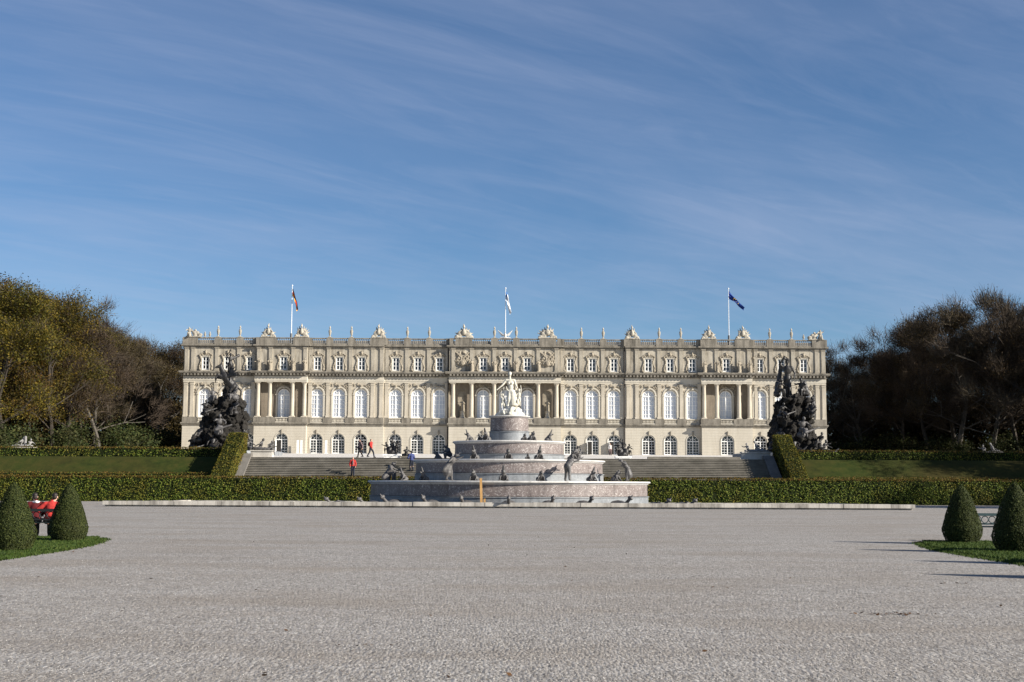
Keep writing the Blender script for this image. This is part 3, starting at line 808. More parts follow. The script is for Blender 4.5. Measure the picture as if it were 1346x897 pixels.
link('rock', sculpt_mesh('rock', P, .04, .07, 3.5), STATUE_MARBLE, stat)

# frogs, turtles and half-frog peasants of grey lead
def frog_prims(open_=.35):
    P = [('c', (0,.16,.15), .17, (0,-.06,.40), .15), ('e', (0,-.14,.52), (.15,.15,.12), (R(-35),0,0)),
         ('c', (-.05,-.16,.58), .07, (-.02,-.28,.58+open_*.9), .04), ('c', (.05,-.16,.58), .07, (.02,-.28,.58+open_*.9), .04), ('c', (0,-.2,.50), .07, (0,-.38,.50+open_*.25), .045),
         ('e', (-.1,-.1,.63), (.045,.045,.045)), ('e', (.1,-.1,.63), (.045,.045,.045))]
    for s in (-1, 1):
        P += [('e', (s*.21,.10,.15), (.10,.20,.14), (R(-20),0,0)), ('c', (s*.24,.2,.08), .06, (s*.27,-.1,.05), .045), ('c', (s*.27,-.1,.04), .045, (s*.31,-.26,.03), .03),
              ('c', (s*.15,-.10,.36), .06, (s*.22,-.18,.18), .045), ('c', (s*.22,-.18,.18), .042, (s*.18,-.30,.03), .035), ('c', (s*.18,-.30,.03), .03, (s*.22,-.37,.02), .025)]
    return P
def turtle_prims():
    P = [('e', (0,.1,.14), (.36,.48,.20)), ('e', (0,.1,.07), (.42,.55,.08)), ('c', (0,-.38,.14), .10, (0,-.62,.36), .075), ('e', (0,-.70,.44), (.10,.16,.10), (R(25),0,0)),
         ('c', (0,-.72,.46), .05, (0,-.84,.58), .03), ('c', (0,.55,.06), .06, (0,.8,.03), .02)]
    for s in (-1, 1):
        P += [('c', (s*.3,-.25,.08), .1, (s*.58,-.42,.03), .05), ('c', (s*.3,.42,.07), .09, (s*.5,.62,.03), .04)]
    return P
def reptile_prims():
    P = [('c', (0,-.35,.14), .15, (0,.3,.12), .15), ('c', (0,.3,.12), .14, (.1,1.0,.08), .04), ('c', (0,-.4,.16), .12, (0,-.75,.26), .09), ('c', (0,-.75,.28), .07, (0,-1.02,.42), .04), ('c', (0,-.75,.22), .06, (0,-1.02,.20), .035)]
    for s in (-1, 1): P += [('c', (s*.12,-.2,.1), .07, (s*.34,-.3,.03), .04), ('c', (s*.12,.25,.1), .07, (s*.34,.32,.03), .04)]
    return P
frogM = [sculpt_mesh('frog', frog_prims(o), .03, .008, 8) for o in (.4, .15)]
turtM = sculpt_mesh('turtle', turtle_prims(), .03, .008, 8)
reptM = sculpt_mesh('reptile', reptile_prims(), .03, .008, 8)
def fig_on_tier(name, me, mat, px, rad, z, sc=1.0, back=False, face=None, lab=None):
    x = (px - 670)/17.14
    x = max(-rad*.995, min(rad*.995, x))
    y = -math.sqrt(max(0, rad*rad - x*x)) * (-1 if back else 1)
    ang = math.atan2(x, -y) if face is None else face
    o = link(name, me if not me.users else me, None, fountain, (x, y, z), ang)
    if not me.materials: me.materials.append(mat)
    o.scale = (sc, sc, sc)
    if lab: o['label'] = lab
    return o
LEADS = [LEADFIG, LEADFIG]
for k, px in enumerate((566, 628, 663.6, 708, 771, 803, 539)):
    fig_on_tier('frog', frogM[k % 2], LEADFIG, px, 9.0 if k < 5 else 9.3, Z1, 1.02 + .06*(k % 3))
for k, px in enumerate((575, 627, 669, 707, 750, 762, 693)):
    fig_on_tier('frog', frogM[(k+1) % 2], LEADFIG, px, 5.9, Z2, 1.05 if k != 6 else .6, back=(px in (762, 575)))
for k, px in enumerate((615, 633, 641, 699, 721, 689)):
    fig_on_tier('frog', frogM[k % 2], LEADFIG, px, 3.05, Z3, .98 if k not in (1, 5) else .75)
for k, px in enumerate((531, 578, 619.6, 670, 717, 759, 803)):
    fig_on_tier('turtle', turtM, LEADFIG, px, 11.5, .05, 1.45)
for k, (px, dy) in enumerate(((448, -9.6), (470, -9.9), (492, -10.1), (842, -10.1), (862, -10.0), (880, -9.8), (897, -9.5))):
    o = link('reptile' if k % 2 else 'turtle', reptM if k % 2 else turtM, None, fountain, ((px-670)/18.8, dy, .05), (-1 if px < 670 else 1)*R(62)); o.scale = (1.25, 1.25, 1.0 if k % 2 else 1.15)
    if not reptM.materials: reptM.materials.append(LEADFIG)
# half-frog peasants
def peasant(J, frog_head=True, skirt=False):
    P = [p for p in body_prims(J)]
    h = J['head']
    if frog_head: P += [('e', h + V3(0,-.02,0), (.12,.12,.10)), ('c', h + V3(0,-.08,.03), .06, h + V3(.0,-.24,.14), .035), ('c', h + V3(0,-.08,-.04), .06, h + V3(0,-.22,-.03), .035)]
    for k in 'rl': P += [('c', J['hip'+k], .11, J['kn'+k], .08), ('c', J['kn'+k], .075, J['an'+k], .055), ('c', J['sh'+k], .075, J['el'+k], .055), ('c', J['el'+k], .055, J['wr'+k], .04)]
    P += [('e', J['chest'], (.25,.18,.25)), ('e', J['waist'], (.22,.17,.2)), ('e', J['pel'], (.24,.2,.22))]
    for k in 'rl': P += [('c', J['hip'+k], .15, J['kn'+k], .10), ('c', J['kn'+k], .10, J['an'+k], .07)]
    if skirt: P += [('c', J['pel'], .2, J['pel'] - V3(0,-.1,.45), .28), ('c', J['waist'], .15, J['pel'] - V3(.3,-.2,.3), .16)]
    return P
J1 = joints(lean=R(55), arms={'r': ((-.42,-.55,1.25), (-.62,-.75,1.42)), 'l': ((.40,-.55,1.05), (.45,-.80,.95))}, spread=.24, stride=.35)
J2 = joints(sit=True, lean=R(28), arms={'r': ((-.35,-.35,.72), (-.2,-.65,.6)), 'l': ((.38,-.35,.75), (.55,-.68,.7))})
J3 = joints(lean=R(38), arms={'r': ((-.45,-.25,1.15), (-.72,-.3,1.1)), 'l': ((.42,-.2,1.2), (.6,-.5,1.35))}, spread=.16, stride=.2)
J4 = joints(lean=R(70), arms={'r': ((-.38,-.6,1.1), (-.45,-.95,1.15)), 'l': ((.38,-.6,1.1), (.4,-.98,1.05))}, spread=.2, stride=.3)
for (J, px, rad, face, sc, lab, bk, sk) in (
        (J3, 597, 8.5, R(70), 1.22, 'stooping frog-headed peasant at the left of the lowest tier', False, True),
        (J1, 741, 8.6, R(150), 1.17, 'stooping peasant seen from behind at the right of the lowest tier', False, False),
        (J2, 515, 9.3, R(75), 1.12, 'crouching peasant at the left end of the lowest tier', False, True),
        (J3, 820, 9.35, R(-80), 1.05, 'bent peasant at the right end of the lowest tier', False, True),
        (J2, 590, 5.6, R(-60), 1.0, 'crouching peasant on the second tier', True, False),
        (J2, 757, 5.6, R(60), 1.0, 'crouching peasant on the right of the second tier', True, False)):
    me = sculpt_mesh('peasant_statue', peasant(J, True, sk), .026, .008, 8)
    fig_on_tier('peasant_statue', me, LEADFIG, px, rad, Z1 if rad > 7.5 else Z2, sc, bk, face, lab)
# loose timber leaning against the lowest tier
m = MB(); a = at(633, 660.5, 93.95); b_ = at(632, 629, 94.18)
m.tube((a.x, a.y, .05), .12, (b_.x, b_.y, b_.z), .11, 4); m.tube((a.x + .22, a.y + .05, .05), .10, (a.x + .2, a.y + .06, .62), .09, 4)
TIMBER = stone_mat('fresh_orange_timber', (.42,.23,.08), (.58,.35,.14), (.3,.15,.05), .4, 3)
tag(m.build('wooden_plank', TIMBER), 'upright orange timber plank leaning on the lowest fountain tier', 'plank')

# ------------------------------------------------------------------ palace
PX0, SC = 663.2, 8.2
def X(px): return (px - PX0)/SC
def ZL(y): return EYE + Y_PAL*math.tan(PITCH + math.atan((CY - (y + .8))/FPX)) - Z_PAL
PAL_X = at(663.2, 560, Y_PAL).x
palace = empty('palace', (PAL_X, Y_PAL, Z_PAL), 0, 'long cream stone baroque palace with three rows of windows and statues on its balustrade', 'palace')
zGF, zSTR, zPED, zSILL = ZL(560), ZL(556.5), ZL(549.6), ZL(549.4)
zCAP, zFR, zCOR, zATT = ZL(507), ZL(503.3), ZL(496), ZL(489.3)
zUC, zBAL, zTOP = ZL(457.8), ZL(454.3), ZL(445.2)
# sections: (px0, px1, plane of storeys, of main-storey wall, of attic wall)
BASE_W, BASE_R, PRJ = -.35, 0.0, -1.12
SECT = [(239.5, 335, -.35, -.35, -.35), (335, 403.5, -1.25, .25, -.75), (403.5, 504, -.35, -.35, -.35), (504, 590, 0, 0, 0),
        (590, 737, -1.15, .40, -.65), (737, 822, 0, 0, 0), (822, 921.5, -.35, -.35, -.35), (921.5, 988, -1.25, .25, -.75), (988, 1086.5, -.35, -.35, -.35)]
BAYS = [268.3,297.5,326.8,371.6,416,445,474.2,519.2,548.2,576.8,634.7,663.5,692.7,750,778.8,807.4,852.6,881.4,910.7,955,999.5,1028,1057.6]
NICHES = [607.3, 719.3]
def arc(cx, cz, r, n=14, a0=math.pi, a1=0): return [(cx + r*math.cos(a0 + (a1-a0)*i/n), cz + r*math.sin(a0 + (a1-a0)*i/n)) for i in range(n+1)]
def wall_strip(m, x0, x1, z0, z1, y, ops, depth=.45, back=1.5):
    """front skin of a wall with (cx, w, zb, zt, arched) openings, their reveals, and the side returns"""
    ops = sorted(ops); xl = x0
    for (cx, w, zb, zt, arched) in ops:
        a, b_ = cx - w/2, cx + w/2
        m.add([(xl,y,z0),(a,y,z0),(a,y,z1),(xl,y,z1)], [(0,1,2,3)])
        if zb > z0 + .01:
            m.add([(a,y,z0),(b_,y,z0),(b_,y,zb),(a,y,zb)], [(0,1,2,3)]); m.add([(a,y,zb),(b_,y,zb),(b_,y+depth,zb),(a,y+depth,zb)], [(0,1,2,3)])
        if arched: top = arc(cx, zt - w/2, w/2)
        else: top = [(a, zt), (b_, zt)]
        for (p, q) in zip(top[:-1], top[1:]):
            m.add([(p[0],y,p[1]),(q[0],y,q[1]),(q[0],y,z1),(p[0],y,z1)], [(0,1,2,3)])
            m.add([(p[0],y,p[1]),(q[0],y,q[1]),(q[0],y+depth,q[1]),(p[0],y+depth,p[1])], [(0,1,2,3)])
        for xx in (a, b_):
            zt_ = top[0][1]
            m.add([(xx,y,zb),(xx,y+depth,zb),(xx,y+depth,zt_),(xx,y,zt_)], [(0,1,2,3)])
        xl = b_
    m.add([(xl,y,z0),(x1,y,z0),(x1,y,z1),(xl,y,z1)], [(0,1,2,3)])
    for xx in (x0, x1): m.add([(xx,y,z0),(xx,back,z0),(xx,back,z1),(xx,y,z1)], [(0,1,2,3)])

GW, GT = 2.10, ZL(570.2)          # ground-floor openings
MW, MT = 1.98, ZL(511.8)          # main arched windows
AW, AB, AT = 1.10, ZL(487.3), ZL(470.2)
for (a, b_, p, pm, pa) in SECT:
    bx = [b for b in BAYS if a < b < b_]; nb = [b for b in NICHES if a < b < b_]
    x0, x1 = X(a), X(b_)
    gm, mm, am = MB(), MB(), MB()
    wall_strip(gm, x0, x1, -.6, zGF, p, [(X(b), GW, .0, GT, True) for b in bx])
    wall_strip(mm, x0, x1, zSTR, zFR, pm, [(X(b), MW, zSILL, MT, True) for b in bx] + [(X(b), 1.5, zSILL, MT - .1, True) for b in nb], .35)
    wall_strip(am, x0, x1, zCOR, zUC, pa, [(X(b), AW, AB, AT, False) for b in bx], .3)
    gm.build('ground_storey_wall', STUCCO, palace)
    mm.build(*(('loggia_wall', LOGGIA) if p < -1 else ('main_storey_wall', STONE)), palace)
    am.build('attic_storey_wall', ATTIC, palace)
# body behind the front, and roof
m = MB(); x0, x1 = X(239.5) + .02, X(1086.5) - .02
m.box(x0, x1, 1.6, 24, -.6, zUC); m.build('rear_body', STONE, palace)
m = MB(); m.box(x0 + .3, x1 - .3, .9, 24, zUC, zBAL + .1); m.box(x0 + 1, x1 - 1, 2.2, 23, zBAL + .1, zTOP - .12); m.build('roof', LEAD, palace)
# cornices, string course, frieze
st_, fr_, mc_, uc_, ba_, dt_ = MB(), MB(), MB(), MB(), MB(), MB()
for (a, b_, p, pm, pa) in SECT:
    x0, x1 = X(a), X(b_)
    el = .14 if a == 239.5 or p < -1 else 0; er = .14 if b_ == 1086.5 or p < -1 else 0
    st_.box(x0 - el, x1 + er, p - .16, .5, zGF + .003, zGF + .2); st_.box(x0 - el*1.8, x1 + er*1.8, p - .28, .5, zGF + .203, zSTR - .003)
    # pedestal zone of the main storey (solid, with gaps for the window balustrades)
    fr_.box(x0, x1, min(p, pm) - .02, .9, zFR + .003, zFR + .24); fr_.box(x0 - el*.3, x1 + er*.3, min(p, pm) - .07, .5, zFR + .243, zCOR - .003)
    dt_.box(x0 - el, x1 + er, p - .16, .5, zCOR + .003 - 0, zCOR + .12)
    n = int((x1 - x0)/.55)
    for k in range(n):
        xx = x0 + (k + .5)*(x1 - x0)/n
        dt_.box(xx - .14, xx + .14, p - .60, p - .135, zCOR + .14, zCOR + .46)
    dt_.box(x0 - el*.5, x1 + er*.5, p - .13, .5, zCOR + .123, zCOR + .47)
    mc_.box(x0 - el*4, x1 + er*4, p - .66, .5, zCOR + .473, zCOR + .62); mc_.box(x0 - el*4.6, x1 + er*4.6, p - .74, .5, zCOR + .623, zATT)
    uc_.box(x0 - el, x1 + er, pa - .18, .5, zUC + .003, zUC + .2); uc_.box(x0 - el*3, x1 + er*3, pa - .42, .6, zUC + .203, zBAL)
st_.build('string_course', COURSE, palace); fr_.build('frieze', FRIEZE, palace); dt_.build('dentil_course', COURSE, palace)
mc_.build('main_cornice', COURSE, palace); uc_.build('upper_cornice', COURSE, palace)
# pilasters
PIL = [243, 251.5, 282.9, 312, 332, 407, 430.5, 459.7, 489, 500.5, 507.5, 533.7, 562.5, 587]
PIL = PIL + [1326.4 - q for q in PIL]
def plane_of(px, i):
    for s_ in SECT:
        if s_[0] <= px < s_[1]: return s_[i]
    return -.35
def pil_mesh(z0, z1, w, d, cap):
    m = MB()
    m.box(-w/2 - .07, w/2 + .07, -d - .06, .05, z0, z0 + .3)
    m.box(-w/2, w/2, -d, .05, z0 + .303, z1 - cap)
    m.box(-w/2 - .04, w/2 + .04, -d - .04, .05, z1 - cap + .003, z1 - cap + .08)
    m.box(-w/2 - .02, w/2 + .02, -d - .03, .05, z1 - cap + .083, z1 - .12)
    m.box(-w/2 - .10, w/2 + .10, -d - .10, .05, z1 - .117, z1 - .003)
    return m.mesh('pilaster')
pm_ = pil_mesh(zSILL, zFR, .56, .16, .5); pa_ = pil_mesh(zATT + .02, zUC, .56, .13, .28)
pm_.materials.append(STONE); pa_.materials.append(ATTIC)
for q in PIL:
    link('pilaster', pm_, None, palace, (X(q), plane_of(q, 3), 0))
    link('attic_pilaster', pa_, None, palace, (X(q), plane_of(q, 4), 0))
COLS_L = [339, 354.5, 384.2, 400]; COLS_R = [925.2, 942, 971, 985]; COLS_C = [595.3, 619.5, 649.3, 677.4, 707.2, 731.3]
m = MB(); H = zFR - zSILL
m.box(-.45, .45, -.45, .45, zSILL, zSILL + .14)
m.lathe([(.42, .14), (.43, .2), (.36, .26), (.40, .33), (.35, .38), (.345, .5), (.345, H*.35), (.29, H - .62), (.31, H - .58), (.29, H - .55), (.33, H - .4), (.42, H - .15)], (0, 0, zSILL), 20)
m.box(-.44, .44, -.44, .44, zFR - .15, zFR - .004)
cm = m.mesh('column'); cm.materials.append(STONE)
for q in COLS_L + COLS_R + COLS_C:
    y = plane_of(q, 2) + .48
    link('column', cm, None, palace, (X(q), y, 0))
    link('attic_pilaster', pa_, None, palace, (X(q), plane_of(q, 4), 0))
# pedestal course under the main storey: dies with balustrades between them
def die(x0, x1, y0, y1):
    m = MB(); m.box(x0, x1, y0, y1, zSTR + .003, zPED); m.build('wall_pedestal', COURSE, palace)
def baluster(m, x, y, z0, h, r=.07):
    m.lathe([(r*.9, 0), (r*.5, h*.15), (r*1.15, h*.38), (r*.45, h*.8), (r*.9, h)], (x, y, z0), 6)
for (a, b_, p, pm, pa) in SECT:
    pf = p - .20 if p > -1 else p - .06
    ops = sorted([b for b in BAYS if a < b < b_]); xl = X(a) - (.1 if p < -1 else 0)
    for b in ops:
        die(xl, X(b) - 1.05, pf, pm)
        yb = pf + .14; bal = MB()
        bal.box(X(b) - 1.05, X(b) + 1.05, yb - .1, yb + .1, zSTR + .003, zSTR + .14); bal.box(X(b) - 1.05, X(b) + 1.05, yb - .1, yb + .1, zPED - .14, zPED - .01)
        for k in range(9): baluster(bal, X(b) - .9 + .225*k, yb, zSTR + .14, zPED - zSTR - .28)
        bal.build('balcony_rail', FRIEZE, palace)
        xl = X(b) + 1.05
    die(xl, X(b_) + (.1 if p < -1 else 0), pf, pm)
    if p < -1:
        ped = MB(); ped.box(X(a), X(b_), pf + .3, pm - .003, zSTR + .003, zSTR + .1); ped.build('loggia_floor', COURSE, palace)
# roof balustrade
ba_ = MB()
VASES = [284, 313, 431.7, 460.3, 534, 563, 649.4, 678.2, 764.3, 793.3, 867, 895.6, 1013.2, 1042]
TROPH = [350.8, 394.8, 496, 609, 719.5, 831.3, 932, 977]
BLOCKS = [(v, .55) for v in VASES] + [(t, 1.35) for t in TROPH] + [(247.5, 1.2), (1078.5, 1.2)]
for (a, b_, p, pm, pa) in SECT:
    x0, x1 = X(a), X(b_); y = pa - .05
    ba_.box(x0, x1, y - .2, y + .2, zBAL + .003, zBAL + .22); ba_.box(x0, x1, y - .2, y + .2, zTOP - .17, zTOP)
    bl = [(X(v), w) for v, w in BLOCKS if a <= v < b_]
    for xv, w in bl: ba_.box(xv - w, xv + w, y - .27, y + .27, zBAL + .004, zTOP + .03)
    for xe in (x0 + .3, x1 - .3): ba_.box(xe - .28, xe + .28, y - .25, y + .25, zBAL + .005, zTOP + .02)
    k = x0 + .7
    while k < x1 - .6:
        if all(abs(k - xv) > w + .1 for xv, w in bl): baluster(ba_, k, y, zBAL + .22, zTOP - zBAL - .39, .09)
        k += .30
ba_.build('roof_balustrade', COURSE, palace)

# windows: frame > pane, surround
def arch_window(w, zb, zt, cols, rows, bar, fr=.10, door=False):
    m = MB(); r = w/2; zs = zt - r; d = (-.05, .05)
    m.sweep([(-r + fr/2, zb), (-r + fr/2, zs)] + arc(0, zs, r - fr/2, 16)[1:-1] + [(r - fr/2, zs), (r - fr/2, zb)], fr, d)
    m.box(-bar*.9, bar*.9, -.06, .045, zb, zt - fr); m.box(-r + fr, r - fr, -.055, .04, zs - bar, zs + bar)
    m.box(-r + fr, r - fr, -.05, .04, zb, zb + fr*1.5)
    for k in range(1, cols):
        if k*2 == cols: continue
        x = -r + w*k/cols; m.box(x - bar*.35, x + bar*.35, -.03, .03, zb + fr, zs - bar)
    for k in range(1, rows):
        z = zb + (zs - zb)*k/rows; m.box(-r + fr, r - fr, -.028, .032, z - bar*.35, z + bar*.35)
    for a in (.25, .75):
        t = math.pi*a; m.sweep([(r*.42*math.cos(t), zs + r*.42*math.sin(t)), ((r - fr)*math.cos(t), zs + (r - fr)*math.sin(t))], bar*.7, (-.03, .03))
    m.sweep(arc(0, zs, r*.45, 10), bar*.7, (-.027, .033))
    fm = m.mesh('window_frame')
    m = MB(); pts = [(-r + .02, zb)] + arc(0, zs, r - .02, 16) + [(r - .02, zb)]
    m.add([(x, .06, z) for x, z in pts], [tuple(range(len(pts)))])
    return fm, m.mesh('pane')
mf, mp = arch_window(MW, zSILL, MT, 4, 5, .10, .14)
gf, gp = arch_window(GW - .1, 0, GT - .05, 4, 5, .07, .10)
for me, mt in ((mf, WHITEPAINT), (mp, PANE_PALE), (gf, WHITEPAINT), (gp, PANE_DARK)): me.materials.append(mt)
m = MB(); w = AW
m.box(-w/2, -w/2 + .13, -.05, .05, AB, AT); m.box(w/2 - .13, w/2, -.05, .05, AB, AT); m.box(-w/2 + .13, w/2 - .13, -.05, .05, AT - .12, AT); m.box(-w/2 + .13, w/2 - .13, -.05, .05, AB, AB + .16)
m.box(-.07, .07, -.06, .045, AB + .16, AT - .12)
for k in (1, 2):
    z = AB + .1 + (AT - AB - .15)*k/3; m.box(-w/2 + .13, w/2 - .13, -.045, .04, z - .04, z + .04)
af = m.mesh('window_frame'); af.materials.append(WHITEPAINT)
m = MB(); m.add([(-w/2, .055, AB), (w/2, .055, AB), (w/2, .055, AT), (-w/2, .055, AT)], [(0,1,2,3)]); ap = m.mesh('pane'); ap.materials.append(PANE_DARK)
# carved surrounds
def arch_surround():
    m = MB(); r = MW/2 + .16; zs = MT - MW/2
    m.sweep([(-r, zs + .15)] + arc(0, zs + .15, r, 18)[1:-1] + [(r, zs + .15)], .24, (-.14, .02))
    for s in (-1, 1): m.box(s*r - .12, s*r + .12, -.09, .02, zSILL, zs - .02); m.box(s*r - .19, s*r + .19, -.16, .02, zs - .017, zs + .15)
    m.box(-.14, .14, -.3, .02, MT + .05, MT + .62)
    return m.mesh('surround')
asur = arch_surround(); asur.materials.append(FRIEZE)
def spandrel():
    P = []; rr = random.Random(5); zs = MT - MW/2
    for s in (-1, 1):
        for k in range(26):
            x = rr.uniform(.25, 1.55); z = rr.uniform(zs + .35, zFR - .12)
            if (x*x + (z - zs - .15)**2) < 1.36**2: continue
            P.append(('e', (s*x, -.02, z), (rr.uniform(.07, .16), .10, rr.uniform(.06, .15)), (0, rr.random()*3, 0)))
        for q in range(8):
            t = q/8*math.pi*1.6; P.append(('e', (s*(1.2 + .18*math.cos(t)), -.04, zFR - .45 + .18*math.sin(t)), (.08, .09, .08)))
    P += [('e', (0, -.18, MT + .45), (.22, .16, .28)), ('c', (-.1,-.1,MT+.55), .1, (-.7,-.05,MT+.58), .06), ('c', (.1,-.1,MT+.55), .1, (.7,-.05,MT+.58), .06)]
    return sculpt_mesh('spandrel_relief', P, .045, .02, 5)
spm = spandrel(); spm.materials.append(ORN)
def ground_surround():
    m = MB(); r = GW/2 + .06; zs = GT - GW/2
    m.sweep([(-r, 0), (-r, zs)] + arc(0, zs, r, 18)[1:-1] + [(r, zs), (r, 0)], .14, (-.05, .02))
    me = m.mesh('surround'); me.materials.append(STUCCO)
    P = [('c', (0,-.08,GT-.12), .11, (0,-.10,GT+.40), .14), ('e', (0,-.12,GT+.46), (.16,.11,.13))]
    k = sculpt_mesh('keystone', P, .045, .02, 6); k.materials.append(COURSE)
    return me, k
gsur, gkey = ground_surround()
def attic_surround():
    m = MB()
    for s in (-1, 1): m.box(s*(AW/2 + .09) - .09, s*(AW/2 + .09) + .09, -.09, .02, AB - .1, AT + .12)
    m.box(-AW/2 - .0, AW/2 + .0, -.088, .02, AT + .003, AT + .16); m.box(-AW/2 - .22, AW/2 + .22, -.14, .02, AB - .26, AB - .104)
    me = m.mesh('surround'); me.materials.append(FRIEZE)
    P = []; rr = random.Random(9)
    for s in (-1, 1):
        for q in range(9):           # side volutes and hanging leaves
            t = q/8; P.append(('e', (s*(.86 + .16*math.sin(t*7)), -.04, AB + .0 + t*2.2), (.13, .10, .17), (0, rr.random(), 0)))
        P += [('e', (s*.98, -.06, AB + .12), (.2, .13, .2)), ('e', (s*.85, -.06, AT - .05), (.14, .12, .16))]
        P += [('c', (s*.05,-.1,AT+.72), .08, (s*.55,-.1,AT+.55), .08), ('c', (s*.55,-.1,AT+.55), .08, (s*.95,-.1,AT+.28), .09), ('e', (s*1.0,-.08,AT+.25), (.15,.12,.12))]
        for q in range(8): P.append(('e', (s*rr.uniform(.05,.7), -.05, AT + .2 + rr.random()*.3), (.12,.1,.1)))
    P += [('e', (0,-.14,AT+.62), (.2,.16,.24)), ('e', (0,-.12,AT+.95), (.1,.1,.12))]
    o = sculpt_mesh('carved_hood', P, .045, .02, 5); o.materials.append(ORN)
    return me, o
atsur, athood = attic_surround()
open_doors = {778.8, 807.4, 371.6}
for b in BAYS:
    x = X(b)
    w_ = link('arched_window', mf, None, palace, (x, plane_of(b, 3) + .22, 0)); link('pane', mp, None, w_)
    link('surround', asur, None, w_, (0, -.22, 0)); link('spandrel_relief', spm, None, w_, (0, -.24, 0))
    w_ = link('ground_window', gf, None, palace, (x, plane_of(b, 2) + .40, 0)); link('pane', gp, None, w_)
    link('surround', gsur, None, w_, (0, -.40, 0)); link('keystone', gkey, None, w_, (0, -.36, 0))
    w_ = link('attic_window', af, None, palace, (x, plane_of(b, 4) + .16, 0)); link('pane', ap, None, w_)
    link('surround', atsur, None, w_, (0, -.16, 0)); link('carved_hood', athood, None, w_, (0, -.17, 0))
# open door leaves in three ground windows
for b in open_doors:
    m = MB(); zs = GT - GW/2 - .15; y = plane_of(b, 2)
    m.box(-.03, .03, -.75, .0, .05, zs)
    for k in range(4): m.box(-.045, .045, -.70, -.05, .1 + k*zs/4, .1 + k*zs/4 + .35)
    o = m.build('door_leaf', WHITEPAINT, palace, (X(b) - GW/2 + .22, y + .2, 0)); o['label'] = 'white glazed door leaf standing open'
    m = MB(); m.box(X(b) - GW/2 + .24, X(b) - .06, y + .215, y + .235, .05, zs); m.build('door_opening', DARKIN, palace)
# niches with statues
nb = MB()
for b in NICHES:
    y = plane_of(b, 3) + .36; nb.box(X(b) - .8, X(b) + .8, y, y + .06, zSILL, MT)
nb.build('niche_back', ORN, palace)
def std_figure(k, drape=True):
    rr = random.Random(k)
    J = joints(stride=.15, arms={'r': ((-.34, -.05 - .1*rr.random(), 1.2 + .1*rr.random()), (-.2 - .2*rr.random(), -.25, 1.15 + .4*rr.random())), 'l': ((.33, .0, 1.2), (.25, -.2, 1.0 + .2*rr.random()))}, lean=R(rr.uniform(-4, 6)))
    P = body_prims(J)
    for k2 in 'rl': P += [('c', J['hip'+k2], .12, J['an'+k2], .09), ('c', J['sh'+k2], .08, J['el'+k2], .06), ('c', J['el'+k2], .06, J['wr'+k2], .05)]
    P += [('e', J['head'] + V3(0,.03,.04), (.1,.11,.11)), ('e', J['chest'], (.21,.15,.22)), ('c', J['pel'], .2, V3(0,.03,.1), .22), ('b', (0, 0, .03), (.28, .22, .06))]
    if drape: P += [('c', J['shl'], .08, J['pel'] + V3(-.1,-.12,0), .08), ('c', J['pel'] + V3(.2,.1,.1), .1, V3(.25,.12,.2), .09)]
    return sculpt_mesh('statue', P, .032, .012, 7)
statM = [std_figure(k) for k in (1, 2, 3)]
for me in statM: me.materials.append(ORN)
for k, b in enumerate(NICHES):
    m = MB(); m.lathe([(.42, 0), (.42, .12), (.3, .25), (.24, .8), (.34, .92), (.34, 1.0)], (0, 0, 0), 14)
    y = plane_of(b, 3) - .05
    s_ = link('niche_statue', statM[k], None, palace, (X(b), y, zSILL + 1.0)); s_.scale = (1.15,)*3
    m.build('pedestal', FRIEZE, s_, (0, 0, -1.0/1.15))
for k, q in enumerate(COLS_L + COLS_R + COLS_C[1:5]):
    s_ = link('attic_statue', statM[k % 3], None, palace, (X(q) + .05, plane_of(q, 2) - .05, zATT), (k*37 % 60 - 30)*R(1)); s_.scale = (1.25, 1.25, 1.18)
# roundel reliefs on the attic over the niches, and panels between the portico columns
P = []; rr = random.Random(2); zc = (zATT + zUC)/2
for k in range(40):
    a = rr.random()*6.28; q = rr.random()**.5
    P.append(('e', (1.15*q*math.cos(a), -.05 - .15*(1-q), zc + 1.35*q*math.sin(a)), (.2, .16, .2), (rr.random()*3,)*3))
for k in range(20): P.append(('e', (.75*math.cos(k*.314), -.1, zc - .1 + .8*math.sin(k*.314)), (.14,.15,.14)))
P += [('e', (0,-.2,zc-.45), (.4,.25,.5)), ('c', (-1.0,-.1,zc+1.2), .12, (.4,-.15,zc-.2), .16), ('c', (1.0,-.1,zc+1.2), .12, (-.4,-.15,zc-.2), .16)]
rel = sculpt_mesh('trophy_relief', P, .05, .03, 5); rel.materials.append(ORN)
for b in NICHES: link('trophy_relief', rel, None, palace, (X(b), plane_of(b, 4), 0))
